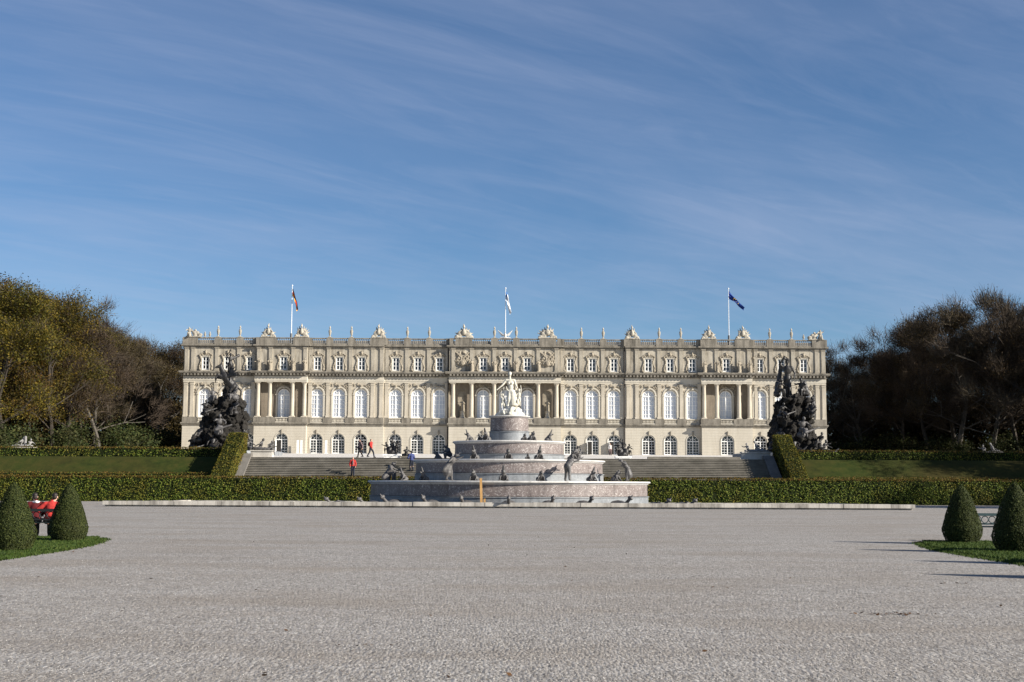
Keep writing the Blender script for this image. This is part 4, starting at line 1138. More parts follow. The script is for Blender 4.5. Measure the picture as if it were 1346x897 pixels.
# rooftop vases, trophies and corner groups
m = MB(); m.lathe([(.22, 0), (.22, .12), (.11, .2), (.09, .34), (.15, .45), (.22, .8), (.26, 1.05), (.19, 1.15), (.24, 1.22), (.11, 1.32), (.10, 1.5), (.16, 1.6), (.08, 1.78), (.02, 1.92)], n=12)
m.box(-.3, .3, -.3, .3, -.02, .1)
vm = m.mesh('vase'); vm.materials.append(ROOFSTAT)
def roof_y(q): return plane_of(q, 4) - .05
for q in VASES: link('roof_vase', vm, None, palace, (X(q), roof_y(q), zTOP + .05))
for q in (266.5, 273, 1058): 
    o = link('roof_vase', vm, None, palace, (X(q), roof_y(q), zTOP)); o.scale = (.8, .8, .5)
def trophy(seed, kind):
    rr = random.Random(seed); P = []
    P.append(('b', (0, 0, .08), (1.15, .3, .1)))
    for k in range(9):      # fan of standards, spears and shields behind a cuirass
        a = R(20 + 140*k/8); L = 1.5 if kind else 1.35
        if rr.random() < .75: P.append(('c', (0, .05, .35), .09, (L*math.cos(a)*.85, .12, .35 + L*math.sin(a)*.85), .06)); P.append(('e', (L*math.cos(a)*.62, .08, .35 + L*math.sin(a)*.62), (.20,.12,.16), (0, -a, 0)))
    P += [('e', (-.45,-.12,.5), (.38,.14,.45), (0,R(20),0)), ('e', (.5,-.1,.48), (.34,.14,.42), (0,R(-25),0)), ('e', (0,-.15,.85), (.3,.24,.42)), ('c', (0,-.1,1.2), .12, (0,-.1,1.4), .1), ('e', (0,-.12,1.62), (.17,.2,.2)), ('c', (0,.05,1.75), .1, (.05,.12,2.0), .06),
          ('c', (-.35,-.1,1.05), .12, (-.7,-.15,.75), .1), ('c', (.35,-.1,1.05), .12, (.68,-.15,.8), .1), ('e', (-.85,-.05,.25), (.3,.25,.22)), ('e', (.85,-.05,.25), (.3,.25,.22))]
    return sculpt_mesh('trophy', P, .045, .03, 4, seed)
tm = [trophy(1, 0), trophy(2, 1), trophy(4, 1)]
for me in tm: me.materials.append(ROOFSTAT)
for k, q in enumerate(TROPH):
    o = link('roof_trophy', tm[k % 3], None, palace, (X(q), roof_y(q), zTOP + .03)); o.scale = (1.32, 1.1, 1.15) if q in (609, 719.5) else (1.02, 1.1, 1.13)
    if k % 2: o.scale.x *= -1
def corner_group(s):
    J = joints(sit=True, lean=R(10), arms={'r': ((-.35,-.2,.9), (-.45,-.4,.75)), 'l': ((.35,-.1,1.0), (.5,-.3,1.25))})
    P = [(p if p[0] == 'b' else (p[0], V3(*p[1]) , p[2], *p[3:])) for p in body_prims(J)]
    for k in 'rl': P += [('c', J['hip'+k], .14, J['kn'+k], .11), ('c', J['kn'+k], .11, J['an'+k], .1), ('c', J['sh'+k], .09, J['el'+k], .07)]
    P += [('e', J['chest'], (.24,.18,.26)), ('e', (0,.05,.25), (.35,.35,.3)), ('e', (s*.75,0,.35), (.35,.3,.35)), ('e', (s*1.0,0,.55), (.3,.2,.25)), ('e', (s*.6,0,.6), (.3,.18,.3)), ('e', (s*.78,-.05,.88), (.14,.13,.15)), ('e', (s*1.35,0,.3), (.35,.25,.25)), ('c', (s*.3,0,.8), .12, (s*1.2,-.1,.4), .1), ('b', (s*.55,0,.05), (1.0,.32,.08)), ('c', (0,.1,.7), .22, (0,.1,1.0), .2)]
    return sculpt_mesh('corner_figures', P, .04, .02, 5)
for q, s in ((245.8, 1), (1080.2, -1)):
    o = link('corner_figures', corner_group(s), ROOFSTAT, palace, (X(q), roof_y(q), zTOP + .03)); o.scale = (1.25, 1.1, 1.28)
P = []
for s in (-1, 1):
    for k in range(7): P.append(('c', (s*.12, 0, .45 + .03*k), .09, (s*(1.15 - .1*k), .02*k, 1.35 - .17*k), .04))
P += [('e', (0,0,.5), (.2,.2,.45)), ('e', (0,-.12,1.0), (.11,.15,.12)), ('e', (0,0,.1), (.55,.25,.14)), ('c', (-.5,0,.12), .12, (-.8,0,.08), .06), ('c', (.5,0,.12), .12, (.8,0,.08), .06)]
o = link('winged_eagle', sculpt_mesh('winged_eagle', P, .04, .015, 5), WHITE_MARBLE, palace, (X(663.5), roof_y(663), zTOP + .02)); o.scale = (1.05, 1, 1.0)
o['label'] = 'white stone eagle with raised wings'
# downpipes
for q, yb in ((588.6, 0), (821, 0)):
    m = MB(); m.tube((X(q), -.30, 0), .10, (X(q), -.30, zGF - .1), .10, 8); m.tube((X(q), -.34, zSTR + .1), .10, (X(q), -.34, zCOR - .1), .10, 8); m.tube((X(q), -.28, zATT + .05), .10, (X(q), -.28, zUC), .10, 8)
    m.build('downpipe', PIPE, palace)
# slim white boards by the ground floor
for (px, lab) in ((394.2, 'slim white board standing by the palace wall, leftmost of three'), (399.0, 'slim white board standing by the palace wall, middle of three'), (430.3, 'slim white board standing by the palace wall, between two windows')):
    m = MB(); x = PAL_X + X(px); yb = Y_PAL - (2.1 if px < 403 else 1.2)
    m.box(x - .17, x + .17, yb - .03, yb + .03, gz(yb) + .05, gz(yb) + 2.1); m.box(x - .25, x + .25, yb - .25, yb + .25, gz(yb), gz(yb) + .05)
    tag(m.build('info_board', WHITEPAINT), lab, 'board', 'slim white boards by the palace wall')

# ------------------------------------------------------------------ flags
POLE = plain_mat('white_flagpole_paint', (.7,.72,.74), .4)
def flag(px, ytop, ybase, label, top, bot, mats, rowmat, stars=False):
    base = at(px, ybase, Y_PAL + 1.0); tp = at(px, ytop, Y_PAL + 1.0)
    t = empty('flagpole', (base.x, base.y, Z_PAL + zBAL + .1), 0, label, 'flagpole', 'flagpoles on the palace roof')
    Hh = tp.z - (Z_PAL + zBAL + .1)
    m = MB(); m.tube((0,0,0), .085, (0,0,Hh), .045, 10); m.lathe([(.02, 0), (.10, .04), (.13, .12), (.10, .2), (.02, .24)], (0,0,Hh), 10)
    m.build('pole', POLE, t)
    m = MB(); m.tube((0,0,0), .2, (0,0,1.9), .18, 10); m.build('pole_base', LEAD, t)
    NU, NV = 28, 9; V = []; F = []; MI = []
    def cv(c, u):
        k = u*(len(c)-1); i = min(int(k), len(c)-2); f = k - i
        f = f*f*(3-2*f)*.3 + f*.7
        return Vector((c[i][0] + (c[i+1][0]-c[i][0])*f, c[i][1] + (c[i+1][1]-c[i][1])*f))
    for i in range(NU+1):
        u = i/NU; a = cv(top, u); b_ = cv(bot, u)
        for j in range(NV+1):
            q = a + (b_ - a)*(j/NV)
            V.append((q.x + .06, .22*math.sin(u*11 + j*.7)*min(1, u*3) + .10*math.sin(j*1.9 + u*4), Hh - .25 + q.y))
    for i in range(NU):
        for j in range(NV):
            F.append((i*(NV+1)+j, (i+1)*(NV+1)+j, (i+1)*(NV+1)+j+1, i*(NV+1)+j+1)); MI.append(rowmat(i/NU, j))
    me = np_mesh('flag', V, F, MI); fl = link('flag', me, mats, t, smooth=True)
    if stars:
        m = MB()
        for k in range(12):
            a = k*math.pi/6; u = .48 + .17*math.cos(a); vv = .5 + .32*math.sin(a)
            p = cv(top, u)*(1-vv) + cv(bot, u)*vv
            pts = [(p.x + .06 + (.10 if q % 2 == 0 else .045)*math.sin(q*math.pi/5), -.36, Hh - .25 + p.y + (.10 if q % 2 == 0 else .045)*math.cos(q*math.pi/5)) for q in range(10)]
            i = int(u*NU); j = int(vv*NV); yy = V[i*(NV+1)+j][1] - .03
            m.add([(x, yy, z) for x, _, z in pts], [tuple(range(10))])
        m.build('stars', STAR, fl)
    return t
FB, FRD, FG = cloth('black_flag_cloth', (.015,.015,.015)), cloth('red_flag_cloth', (.6,.03,.02)), cloth('gold_flag_cloth', (.75,.42,.03))
FW, FLB = cloth('white_flag_cloth', (.78,.79,.82)), cloth('light_blue_flag_cloth', (.05,.16,.42)); FEU = cloth('blue_flag_cloth', (.012,.04,.22)); STAR = cloth('yellow_star_cloth', (.7,.5,.05))
flag(382.8, 376.5, 444, 'white flagpole on the palace roof with a limp black red and gold flag', [(0,0), (.38,-1.1), (.72,-2.3), (1.0,-3.45)], [(0,-1.3), (.28,-1.75), (.50,-2.75), (.72,-3.9)], [FB, FRD, FG], lambda u, j: min(2, j//3))
flag(664.3, 380, 444, 'white flagpole over the palace centre with a limp white and blue flag', [(0,0), (.32,-.8), (.58,-2.2), (.92,-3.7)], [(0,-1.4), (.10,-1.7), (.32,-2.8), (.62,-3.95)], [FLB, FW], lambda u, j: 0 if u < .22 else 1)
flag(958.2, 380.5, 447, 'white flagpole on the palace roof with a blue flag with yellow stars', [(0,0), (.75,-.95), (1.6,-1.75), (2.5,-2.75)], [(0,-1.35), (.8,-1.75), (1.5,-2.4), (2.35,-3.25)], [FEU], lambda u, j: 0, True)

# ------------------------------------------------------------------ the two rock fountains on the terrace
def rockpile(seed, H, wb, wt, shift=0):
    rr = random.Random(seed); P = []
    for k in range(170):
        t = rr.random()**1.2; z = t*H; w = wb + (wt - wb)*t**.7
        a = rr.random()*6.28; q = rr.random()**.5; s = rr.uniform(.35, .8)
        P.append(('e', (shift*t + w*q*math.cos(a), w*.85*q*math.sin(a), z), (s, s*.9, s*rr.uniform(.5, 1)), (rr.random()*3, rr.random()*3, rr.random()*3)))
    P.append(('e', (0, 0, H*.3), (wb*.8, wb*.7, H*.4))); P.append(('e', (shift*.8, 0, H*.75), (wt*.8, wt*.7, H*.25)))
    return sculpt_mesh('rock', P, .085, .42, 1.9, seed)
def xf(prims, M, s=1.0):
    out = []
    for p in prims:
        if p[0] == 'c': out.append(('c', M @ Vector(p[1]), p[2]*s, M @ Vector(p[3]), p[4]*s))
        else:
            rot = (M.to_3x3().normalized() @ Euler(p[3] if len(p) > 3 else (0,0,0)).to_matrix()).to_euler()
            out.append((p[0], M @ Vector(p[1]), tuple(q*s for q in p[2]), tuple(rot)))
    return out
def MX(loc, rz=0, s=1.0, rx=0, ry=0): return Matrix.Translation(loc) @ Euler((rx, ry, rz)).to_matrix().to_4x4() @ Matrix.Scale(s, 4)
def nude(J, fat=1.0):
    P = body_prims(J)
    for k in 'rl': P += [('c', J['hip'+k], .105*fat, J['kn'+k], .07*fat), ('c', J['kn'+k], .068*fat, J['an'+k], .045), ('c', J['sh'+k], .07, J['el'+k], .055), ('c', J['el'+k], .053, J['wr'+k], .04)]
    P += [('e', J['chest'], (.19*fat,.13,.2)), ('e', J['pel'], (.18*fat,.14,.15)), ('e', J['head'] + V3(0,.03,.04), (.1,.11,.11))]
    return P
JR = joints(sit=True, lean=R(-25), arms={'r': ((-.34,.15,.75), (-.38,-.02,.55)), 'l': ((.34,.0,.80), (.26,-.25,.68))})
JS = joints(sit=True, lean=R(25), arms={'r': ((-.35,-.3,.85), (-.3,-.6,.95)), 'l': ((.35,-.3,.8), (.3,-.55,.7))})
JT = joints(stride=.25, lean=R(4), arms={'r': ((-.34,-.1,1.52), (-.16,-.2,1.78)), 'l': ((.32,.04,1.18), (.30,-.14,.97))})
def horse_rearing():
    return [('c', (-.35,0,.95), .36, (.25,0,1.65), .33), ('c', (.3,0,1.75), .25, (.55,0,2.35), .15), ('c', (.52,0,2.4), .14, (.9,0,2.25), .08), ('c', (.5,0,2.5), .04, (.48,0,2.65), .02),
            ('c', (.3,.15,1.5), .14, (.8,.2,1.75), .08), ('c', (.8,.2,1.75), .07, (.95,.2,1.35), .05), ('c', (.3,-.15,1.5), .14, (.85,-.2,1.55), .08), ('c', (.85,-.2,1.55), .07, (.9,-.2,1.15), .05),
            ('c', (-.45,.18,.9), .22, (-.15,.22,.5), .11), ('c', (-.15,.22,.5), .1, (-.45,.22,.3), .07), ('c', (-.45,.22,.3), .06, (-.38,.22,0), .06),
            ('c', (-.45,-.18,.9), .22, (-.15,-.22,.5), .11), ('c', (-.15,-.22,.5), .1, (-.45,-.22,.3), .07), ('c', (-.45,-.22,.3), .06, (-.38,-.22,0), .06),
            ('c', (-.6,0,1.0), .1, (-1.0,0,.6), .09), ('c', (-1.0,0,.6), .09, (-1.0,0,.1), .03)] + \
           [('c', (.0,s*.25,1.6), .09, (-.35-.12*k, s*(.5+.09*k), 2.5-.2*k), .05) for s in (-1,1) for k in range(5)]
def rock_fountain(px, D, label, left):
    X0 = at(px, 590, D).x
    t = empty('rock_fountain', (X0, D, gz(D)), 0, label, 'fountain')
    m = MB(); m.lathe([(6.6, -.1), (6.6, .4), (6.4, .45), (6.2, .45), (6.2, .2)], n=48); m.build('basin', GREY_MARBLE, t)
    rk = link('rock', rockpile(11 if left else 12, 6.0 if left else 6.4, 3.0, 1.7, .35 if left else 0), ROCK, t)
    rr = random.Random(21 + left)
    # sea-gods and nymphs sprawling on the rock
    spots = [(-2.9,-1.8,.5,1.5,R(40)), (-2.0,-2.6,1.6,1.5,R(-30)), (.3,-2.9,2.4,1.8,R(20)), (2.4,-2.0,1.2,1.5,R(-50)), (2.9,-1.2,.4,1.5,R(60)), (1.7,-1.7,4.6,1.4,R(-25)), (-1.6,-1.6,4.5,1.4,R(35)), (-.4,-2.6,.6,1.5,R(5))]
    for k, (x, y, z, s, rz) in enumerate(spots):
        mt = BRONZE if k not in (2, 4) else LEADFIG
        P = xf(nude(JR if k % 2 else JS, 1.0), MX((0,0,0), 0, 1.0), 1.0)
        P += [('c', (0,-.4,.45), .14, (.3*(1 if k%2 else -1),-.9,.3), .1), ('c', (.3*(1 if k%2 else -1),-.9,.3), .1, (.6,-1.0,.6), .04), ('e', (0,.05,.2), (.28,.3,.2))]
        o = link('bronze_figure', sculpt_mesh('bronze_figure', P, .034, .015, 6, k), mt, t, (x, y, z - .3), rz); o.scale = (s, s, s)
    if left:
        P = xf(horse_rearing(), MX((0,0,0), R(195), 1.0), 1.0)
        o = link('winged_horse', sculpt_mesh('winged_horse', P, .055, .03, 4), BRONZE, t, (.55, -.2, 6.2)); o.scale = (1.45, 1.45, 1.5)
        P = nude(JT) + [('c', (0,.1,.9), .2, (.1,.15,.3), .25), ('c', (-.14,-.2,1.78), .03, (-.2,-.8,1.9), .07), ('c', (.1,.1,1.3), .08, (.7,.3,1.6), .12)]
        o = link('statue', sculpt_mesh('statue', P, .035, .015, 6), BRONZE, t, (.75, -.1, 8.75), R(25)); o.scale = (1.42,)*3
        o['label'] = 'bronze winged woman riding high above the rock'
        P = [('c', (0,0,0), .8, (.05,0,2.9), .42), ('c', (.1,0,1.6), .6, (-.2,0,3.2), .35), ('e', (.4,0,.3), (.6,.5,.5)), ('e', (-.5,0,.2), (.6,.5,.4))]
        link('upper_rock', sculpt_mesh('upper_rock', P, .09, .2, 1.8, 4), ROCK, t, (.6, .1, 5.6))
        for (x, z, rz) in ((-.9, 5.7, R(30)), (1.35, 5.9, R(-40))):
            o = link('bronze_figure', sculpt_mesh('bronze_figure', nude(JR, 1.1) + [('e', (0,.05,.3), (.4,.4,.35))], .045, .02, 5), LEADFIG, t, (x, -.7, z), rz); o.scale = (1.35,)*3
    else:
        P = nude(JT, .95) + [('c', (-.3,.1,1.4), .08, (-.45,.15,.3), .14), ('c', (0,.1,.95), .18, (-.05,.12,.2), .2), ('c', (-.15,-.15,1.75), .05, (.05,-.1,1.72), .05)]
        o = link('statue', sculpt_mesh('statue', P, .035, .015, 6), BRONZE, t, (-.55, -.1, 6.2), R(-10)); o.scale = (2.45, 2.3, 2.68)
        o['label'] = 'tall bronze woman standing on top of the rock'
        for (x, z, rz, sc) in ((-1.75, 6.5, R(55), 1.75), (1.05, 6.5, R(-35), 1.75), (1.9, 5.2, R(-60), 1.4)):
            o = link('bronze_figure', sculpt_mesh('bronze_figure', nude(JS if x < 1.5 else JR, 1.1) + [('e', (0,.02,.3), (.24,.24,.24)), ('c', (.1,.05,1.0), .12, (.2,.1,.3), .2)], .045, .03, 5), BRONZE, t, (x, -.4, z), rz); o.scale = (sc,)*3
        P = [('c', (-.6,0,0), .6, (-.5,0,.8), .4), ('e', (.6,0,.1), (.9,.7,.5))]
        link('upper_rock', sculpt_mesh('upper_rock', P, .09, .2, 1.8, 4), ROCK, t, (0, .1, 5.7))
    return t
rock_fountain(291, 150, 'dark rock fountain with bronze figures under a winged horse rider, left of stairs', True)
rock_fountain(1043, 150, 'dark rock fountain with bronze figures under a tall standing woman, right of stairs', False)

# ------------------------------------------------------------------ sculpture groups on pedestals
def sculpture_group(px, ybase, D, w, label, fig, mat, plinth=PEDESTAL, s=1.0, gap=.5):
    p = at(px, ybase, D); g0 = gz(D)
    t = empty('sculpture_group', (p.x, D, g0), 0, label, 'sculpture')
    h = max(.15, p.z - g0)
    m = MB(); m.box(-w/2, w/2, -.55, .55, -.1, h - .12); m.box(-w/2 - .08, w/2 + .08, -.63, .63, h - .117, h)
    m.build('pedestal', plinth, t)
    o = link('figures', sculpt_mesh('figures', fig, .035, .015, 6), mat, t, (0, 0, h - .02)); o.scale = (s, s, s)
    return t
def recl(s):
    a = xf(nude(JR, 1.1), MX((.25*s, 0, -.32), R(80)*s, 1.0), 1.0); b = xf(nude(JS, 1.0), MX((-.55*s, 0, -.32), R(-60)*s, .85), .85)
    return a + b + [('e', (0,0,.1), (.95,.35,.14)), ('c', (.2*s,0,.1), .16, (.9*s,-.1,.1), .1)]
sculpture_group(345, 592, 127.2, 1.95, 'dark reclining couple on a pale stone pedestal at the top left of the stairs', recl(-1), LEADFIG, s=1.2)
sculpture_group(993, 594.2, 127.2, 2.55, 'pale reclining couple on a pale stone pedestal at the top right of the stairs', recl(1), PALEFIG, s=1.12)
def standgrp(s):
    a = xf(nude(JT, 1.0), MX((0,0,0), R(20)*s), 1.0); b = xf(nude(JS, 1.0), MX((.38*s,-.1,.25), R(50)*s, .95), .95); c = xf(nude(JS, 1.0), MX((-.4*s,.1,.1), R(-60)*s, .95), .95)
    return a + b + c + [('e', (0,0,.2), (.5,.4,.35)), ('e', (.3*s,0,.45), (.35,.3,.5)), ('e', (-.3*s,0,.4), (.3,.3,.45))]
sculpture_group(515.5, 597.6, 128, 1.5, 'dark upright bronze group on a low white plinth left of the fountain', standgrp(1), BRONZE, WHITEPAINT, s=.92)
sculpture_group(819, 600.2, 128, 1.35, 'dark upright bronze group on a low white plinth right of the fountain', standgrp(-1), BRONZE, WHITEPAINT, s=.92)
sculpture_group(30, 587.6, 155, 2.7, 'pale grey reclining statue group before the left wood', recl(-1) + [('c', (.2,0,.3), .15, (.2,.05,.9), .12)], PALEFIG, s=1.25)
sculpture_group(1303, 596, 150, 2.7, 'shade-darkened reclining statue group in front of the dark right wood', recl(1), LEADFIG, s=1.25)  # dark lead colour paints in the tree shade on this group
sculpture_group(533, 601, 127.4, .8, 'small dark crouching sculpture beside the left bronze group', xf(nude(JS, 1.1), MX((0,.1,-.35), R(30)), 1.0) + [('e', (0,.1,.1), (.4,.35,.2))], BRONZE, STEP, s=1.0)

# ------------------------------------------------------------------ walkers
def step_z(Y): return min(Z_TER, (math.floor((Y - Y_FOOT)/run) + 1)*rise)
p = at(463, 627.6, 122); Yp = Y_FOOT + run*14.5
def stand(px, py, Y, *a, **k):
    return person((at(px, py, Y).x, Y, step_z(Y) if Y < Y_TOP else gz(Y)+.004), *a, **k)
stand(463.5, 628, Y_FOOT + run*13.55, R(8), 'person in an open red jacket coming down the stairs',
      joints(stride=.12, arms={'r': ((-.27,.03,1.13), (-.24,-.12,.90)), 'l': ((.27,.03,1.13), (.24,-.12,.90))}), RED, JEANS, DARKHAIR, jl=.13,
      extras=[('shirt', [('e', (0,-.10,1.22), (.075,.075,.26))], GREYC)])
stand(473.5, 603, Y_TOP + .5, R(-62), 'person in a dark coat walking along the terrace with a black shoulder bag',
      joints(stride=.55, lean=R(4)), GREYC, BLACKC, DARKHAIR, True, True, 1.0, jl=.12,
      extras=[('shoulder_bag', [('e', (-.27,.06,.86), (.09,.2,.15)), ('c', (-.2,.05,.95), .02, (.14,.0,1.42), .02)], BLACKC)])
stand(487.3, 602.5, Y_TOP + .7, R(70), 'person in a red jacket with a dark rucksack walking on the terrace',
      joints(stride=.6, lean=R(2)), RED, JEANS, BROWNHAIR, jl=.11,
      extras=[('rucksack', [('e', (0,.20,1.22), (.15,.10,.22))], BLACKC)])
stand(541, 620, Y_FOOT + run*16.5, R(-150), 'person in a blue checked jacket on the stairs at the left edge of the fountain',
      joints(stride=.2, lean=R(8), arms={'r': ((-.3,-.1,1.12), (-.1,-.3,1.08)), 'l': ((.3,-.1,1.12), (.12,-.32,1.05))}), BLUEC, JEANS, DARKHAIR, scale=1.08)
stand(802, 604, 200, R(15), 'person in light grey clothes near the open palace doors',
      joints(stride=.25), LIGHTC, GREYC, BROWNHAIR)

# ------------------------------------------------------------------ trees
def tree_meshes(seed, H, kind):
    """kind: gold (leafy), brown (thin leaves and twigs), bare (twigs)"""
    rr = random.Random(seed); rng = np.random.default_rng(seed)
    wood = MB(); tips = []; segs = []
    def grow(p, d, L, r, lvl, maxl):
        q = p; nseg = 3 if lvl < 2 else 2
        for k in range(nseg):
            d = (d + Vector((rr.gauss(0,.09), rr.gauss(0,.09), rr.gauss(.03,.06)))).normalized()
            q2 = q + d*(L/nseg); r2 = r*(1 - .3*(k+1)/nseg)
            if lvl <= 3: wood.tube(q, r*(1-.3*k/nseg), q2, r2, 7 if lvl < 2 else 4, caps=False)
            segs.append((q, q2, lvl)); q = q2
        r = r*.7
        if lvl >= maxl: tips.append((q, d)); return
        n = rr.choice((2, 3, 3)) if lvl else rr.choice((3, 4, 4))
        for k in range(n):
            ax = Vector((rr.gauss(0,1), rr.gauss(0,1), rr.gauss(0,.5))).normalized()
            spread = rr.uniform(.35, .8) if lvl else rr.uniform(.3, .65)
            nd = (d + ax*spread*1.1 + Vector((0,0,.12))).normalized()
            grow(q, nd, L*rr.uniform(.62, .86), r*rr.uniform(.6, .8), lvl+1, maxl)
        if lvl in (0, 1, 2):       # side limbs off the lower part
            for k in range(2 if lvl else 5):
                t = rr.uniform(.5, .97); o = p + (q - p)*t
                a = rr.random()*6.28; nd = Vector((math.cos(a), math.sin(a), rr.uniform(.3, .9))).normalized()
                grow(o, nd, L*rr.uniform(.45, .7), r*.5, lvl+2, maxl)
    grow(Vector((0,0,-.2)), Vector((rr.gauss(0,.03), rr.gauss(0,.03), 1)), H*.33, H*.0165, 0, 4)
    zmax = max(t[0].z for t in tips); sc = H/zmax*.97
    W = np.array(wood.v)*sc
    wood.v = [tuple(v) for v in W]
    T = np.array([t[0] for t in tips])*sc; D = np.array([t[1] for t in tips])
    out = {'wood': wood.mesh('trunk')}
    V = []; F = []; MI = []; nv = 0
    def addq(C, NN, size, asp, mi, tilt):
        nonlocal nv
        v, f = leaf_arrays(C, NN, size, asp, rng, tilt); V.append(v); F.append(f + nv); MI.extend([mi]*len(f)); nv += len(v)
    nl = {'gold': 32000, 'brown': 17000, 'bare': 2200}[kind]; nt_ = {'gold': 2500, 'brown': 7000, 'bare': 10500}[kind]
    idx = rng.integers(0, len(T), nl)
    cl = rng.normal(0, 1, (nl, 3)); cl *= (np.array([.85, .85, .6]))
    C = T[idx] + cl - D[idx]*.3
    keep = C[:, 2] > .8
    addq(C[keep], np.tile([0, 0, .6], (keep.sum(), 1)), (.23 if kind == 'gold' else .17), .65, 0, .9)
    # twigs: long thin blades splaying from the branch ends
    idx = rng.integers(0, len(T), nt_); L = rng.uniform(.5, 1.7, nt_)[:, None]
    dirs = D[idx]*.9 + rng.normal(0, .55, (nt_, 3)) + [0, 0, .25]; dirs /= np.linalg.norm(dirs, axis=1, keepdims=True)
    st = T[idx] + rng.normal(0, .45, (nt_, 3)) - D[idx]*.5; en = st + dirs*L
    w = np.cross(dirs, rng.normal(0, 1, (nt_, 3))); w /= np.linalg.norm(w, axis=1, keepdims=True); w *= .016 + .018*rng.random((nt_, 1))
    v = np.stack([st - w, st + w, en + w*.3, en - w*.3], 1).reshape(-1, 3); f = np.arange(4*nt_).reshape(nt_, 4) + nv
    V.append(v); F.append(f); MI.extend([1]*nt_)
    out['crown'] = np_mesh('crown', np.concatenate(V), np.concatenate(F), MI)
    out['arr'] = (np.concatenate(V), np.concatenate(F), np.array(MI))
    return out
TP = {('gold', 0): tree_meshes(31, 22, 'gold'), ('gold', 1): tree_meshes(32, 22, 'gold'), ('brown', 0): tree_meshes(41, 21, 'brown'), ('brown', 1): tree_meshes(42, 21, 'brown'),
      ('bare', 0): tree_meshes(51, 21, 'bare'), ('bare', 1): tree_meshes(53, 21, 'bare')}
H0 = {'gold': 22, 'brown': 21, 'bare': 21}
for (k, i), t in TP.items():
    lm = LEAF_GOLD if k == 'gold' else LEAF_BROWN
    t['crown'].materials.append(lm); t['crown'].materials.append(TWIG); t['wood'].materials.append(PALEBARK if (k, i) in (('bare', 0), ('brown', 1)) else BARK)
def put_tree(kind, v, x, y, H, label, group):
    t = empty('tree', (x, y, gz(y)), random.random()*6.28, label, 'tree', group)
    s = H/H0[kind]; wv = random.uniform(.9, 1.12); t.scale = (s*wv, s*wv, s)
    link('trunk', TP[(kind, v)]['wood'], None, t); link('crown', TP[(kind, v)]['crown'], None, t)
LT = [('gold',0,-61,160,21,'golden olive tree at the left picture edge, nearest of the left wood'), ('gold',1,-63,171,22.3,'tallest golden olive tree in the left wood'),
      ('gold',0,-60.5,181,21,'golden olive tree just right of the tallest one in the left wood'), ('brown',0,-61.5,190,22,'thin brown-leaved tree beside the golden trees of the left wood'),
      ('gold',1,-63,198,20.5,'last golden olive tree before the bare ones in the left wood'), ('bare',0,-62,207,23.5,'bare rounded tree standing above the left wood skyline'),
      ('brown',1,-66,217,19.5,'brown tree in the skyline dip of the left wood'), ('brown',0,-66,228,20.5,'brown tree two places left of the palace in the left wood'),
      ('bare',1,-66.5,238,21,'bare brown tree next to the last one before the palace'), ('brown',1,-65,252,21.5,'dark brown tree touching the left edge of the palace'),
      ('gold',1,-71,186,23,'golden tree in the second row of the left wood, behind the tallest'), ('brown',1,-71,202,20,'brown tree in the second row of the left wood, behind the bare tree'), ('brown',0,-70,222,18,'brown tree in the second row behind the skyline dip'), ('brown',1,-70,240,18,'brown tree in the second row behind the palace corner'),
      ('gold',0,-74,172,21,'golden tree in the second row at the left picture edge')]
for k, v, x, y, H, lab in LT: put_tree(k, v, x, y, H, lab, 'trees of the left wood')
RT = [('brown',1,60,264,19.5,'dark brown tree touching the right edge of the palace'), ('bare',0,64,251,22,'pale bare tree one place right of the palace'), ('brown',0,69,243,24,'dark brown tree above the first skyline step of the right wood'),
      ('bare',1,72,236,25,'bare tree with a faint golden top in the right wood'), ('brown',1,76,233,25.5,'dark brown tree in the middle of the right wood'), ('bare',0,80,229,26,'bare pale-trunked tree right of the middle of the right wood'),
      ('bare',1,83.5,226,28.5,'tallest bare tree near the right picture edge'), ('brown',0,87,222,28,'dark brown tree at the right picture edge'),
      ('brown',0,72,256,24,'dark tree in the second row right of the palace'), ('brown',1,80,247,26,'dark tree in the second row of the middle of the right wood'), ('bare',1,90,240,28,'bare tree in the second row by the right picture edge'),
      ('brown',1,97,211,25,'brown tree beyond the right picture edge, shading the wood'), ('bare',0,100,198,24,'bare tree beyond the right picture edge, far one'), ('brown',0,93,180,21,'brown tree beyond the right picture edge, middle one'),
      ('brown',1,84,160,20,'brown tree beyond the right picture edge, opposite the terrace'), ('brown',0,76,132,20,'brown tree beyond the right picture edge, at the grass bank'), ('brown',1,69,112,18,'brown tree beyond the right picture edge, nearest the gravel'), ('gold',0,74,104,19,'golden tree beyond the right picture edge, far from the gravel'), ('gold',1,62,101,18,'golden tree beyond the right picture edge, close to the gravel'), ('gold',0,66,92,17,'golden tree beyond the right picture edge, nearest the camera'), ('gold',1,61,121,18,'golden tree beyond the right picture edge, at the foot of the bank')]
for k, v, x, y, H, lab in RT: put_tree(k, v, x, y, H, lab, 'trees of the right wood')
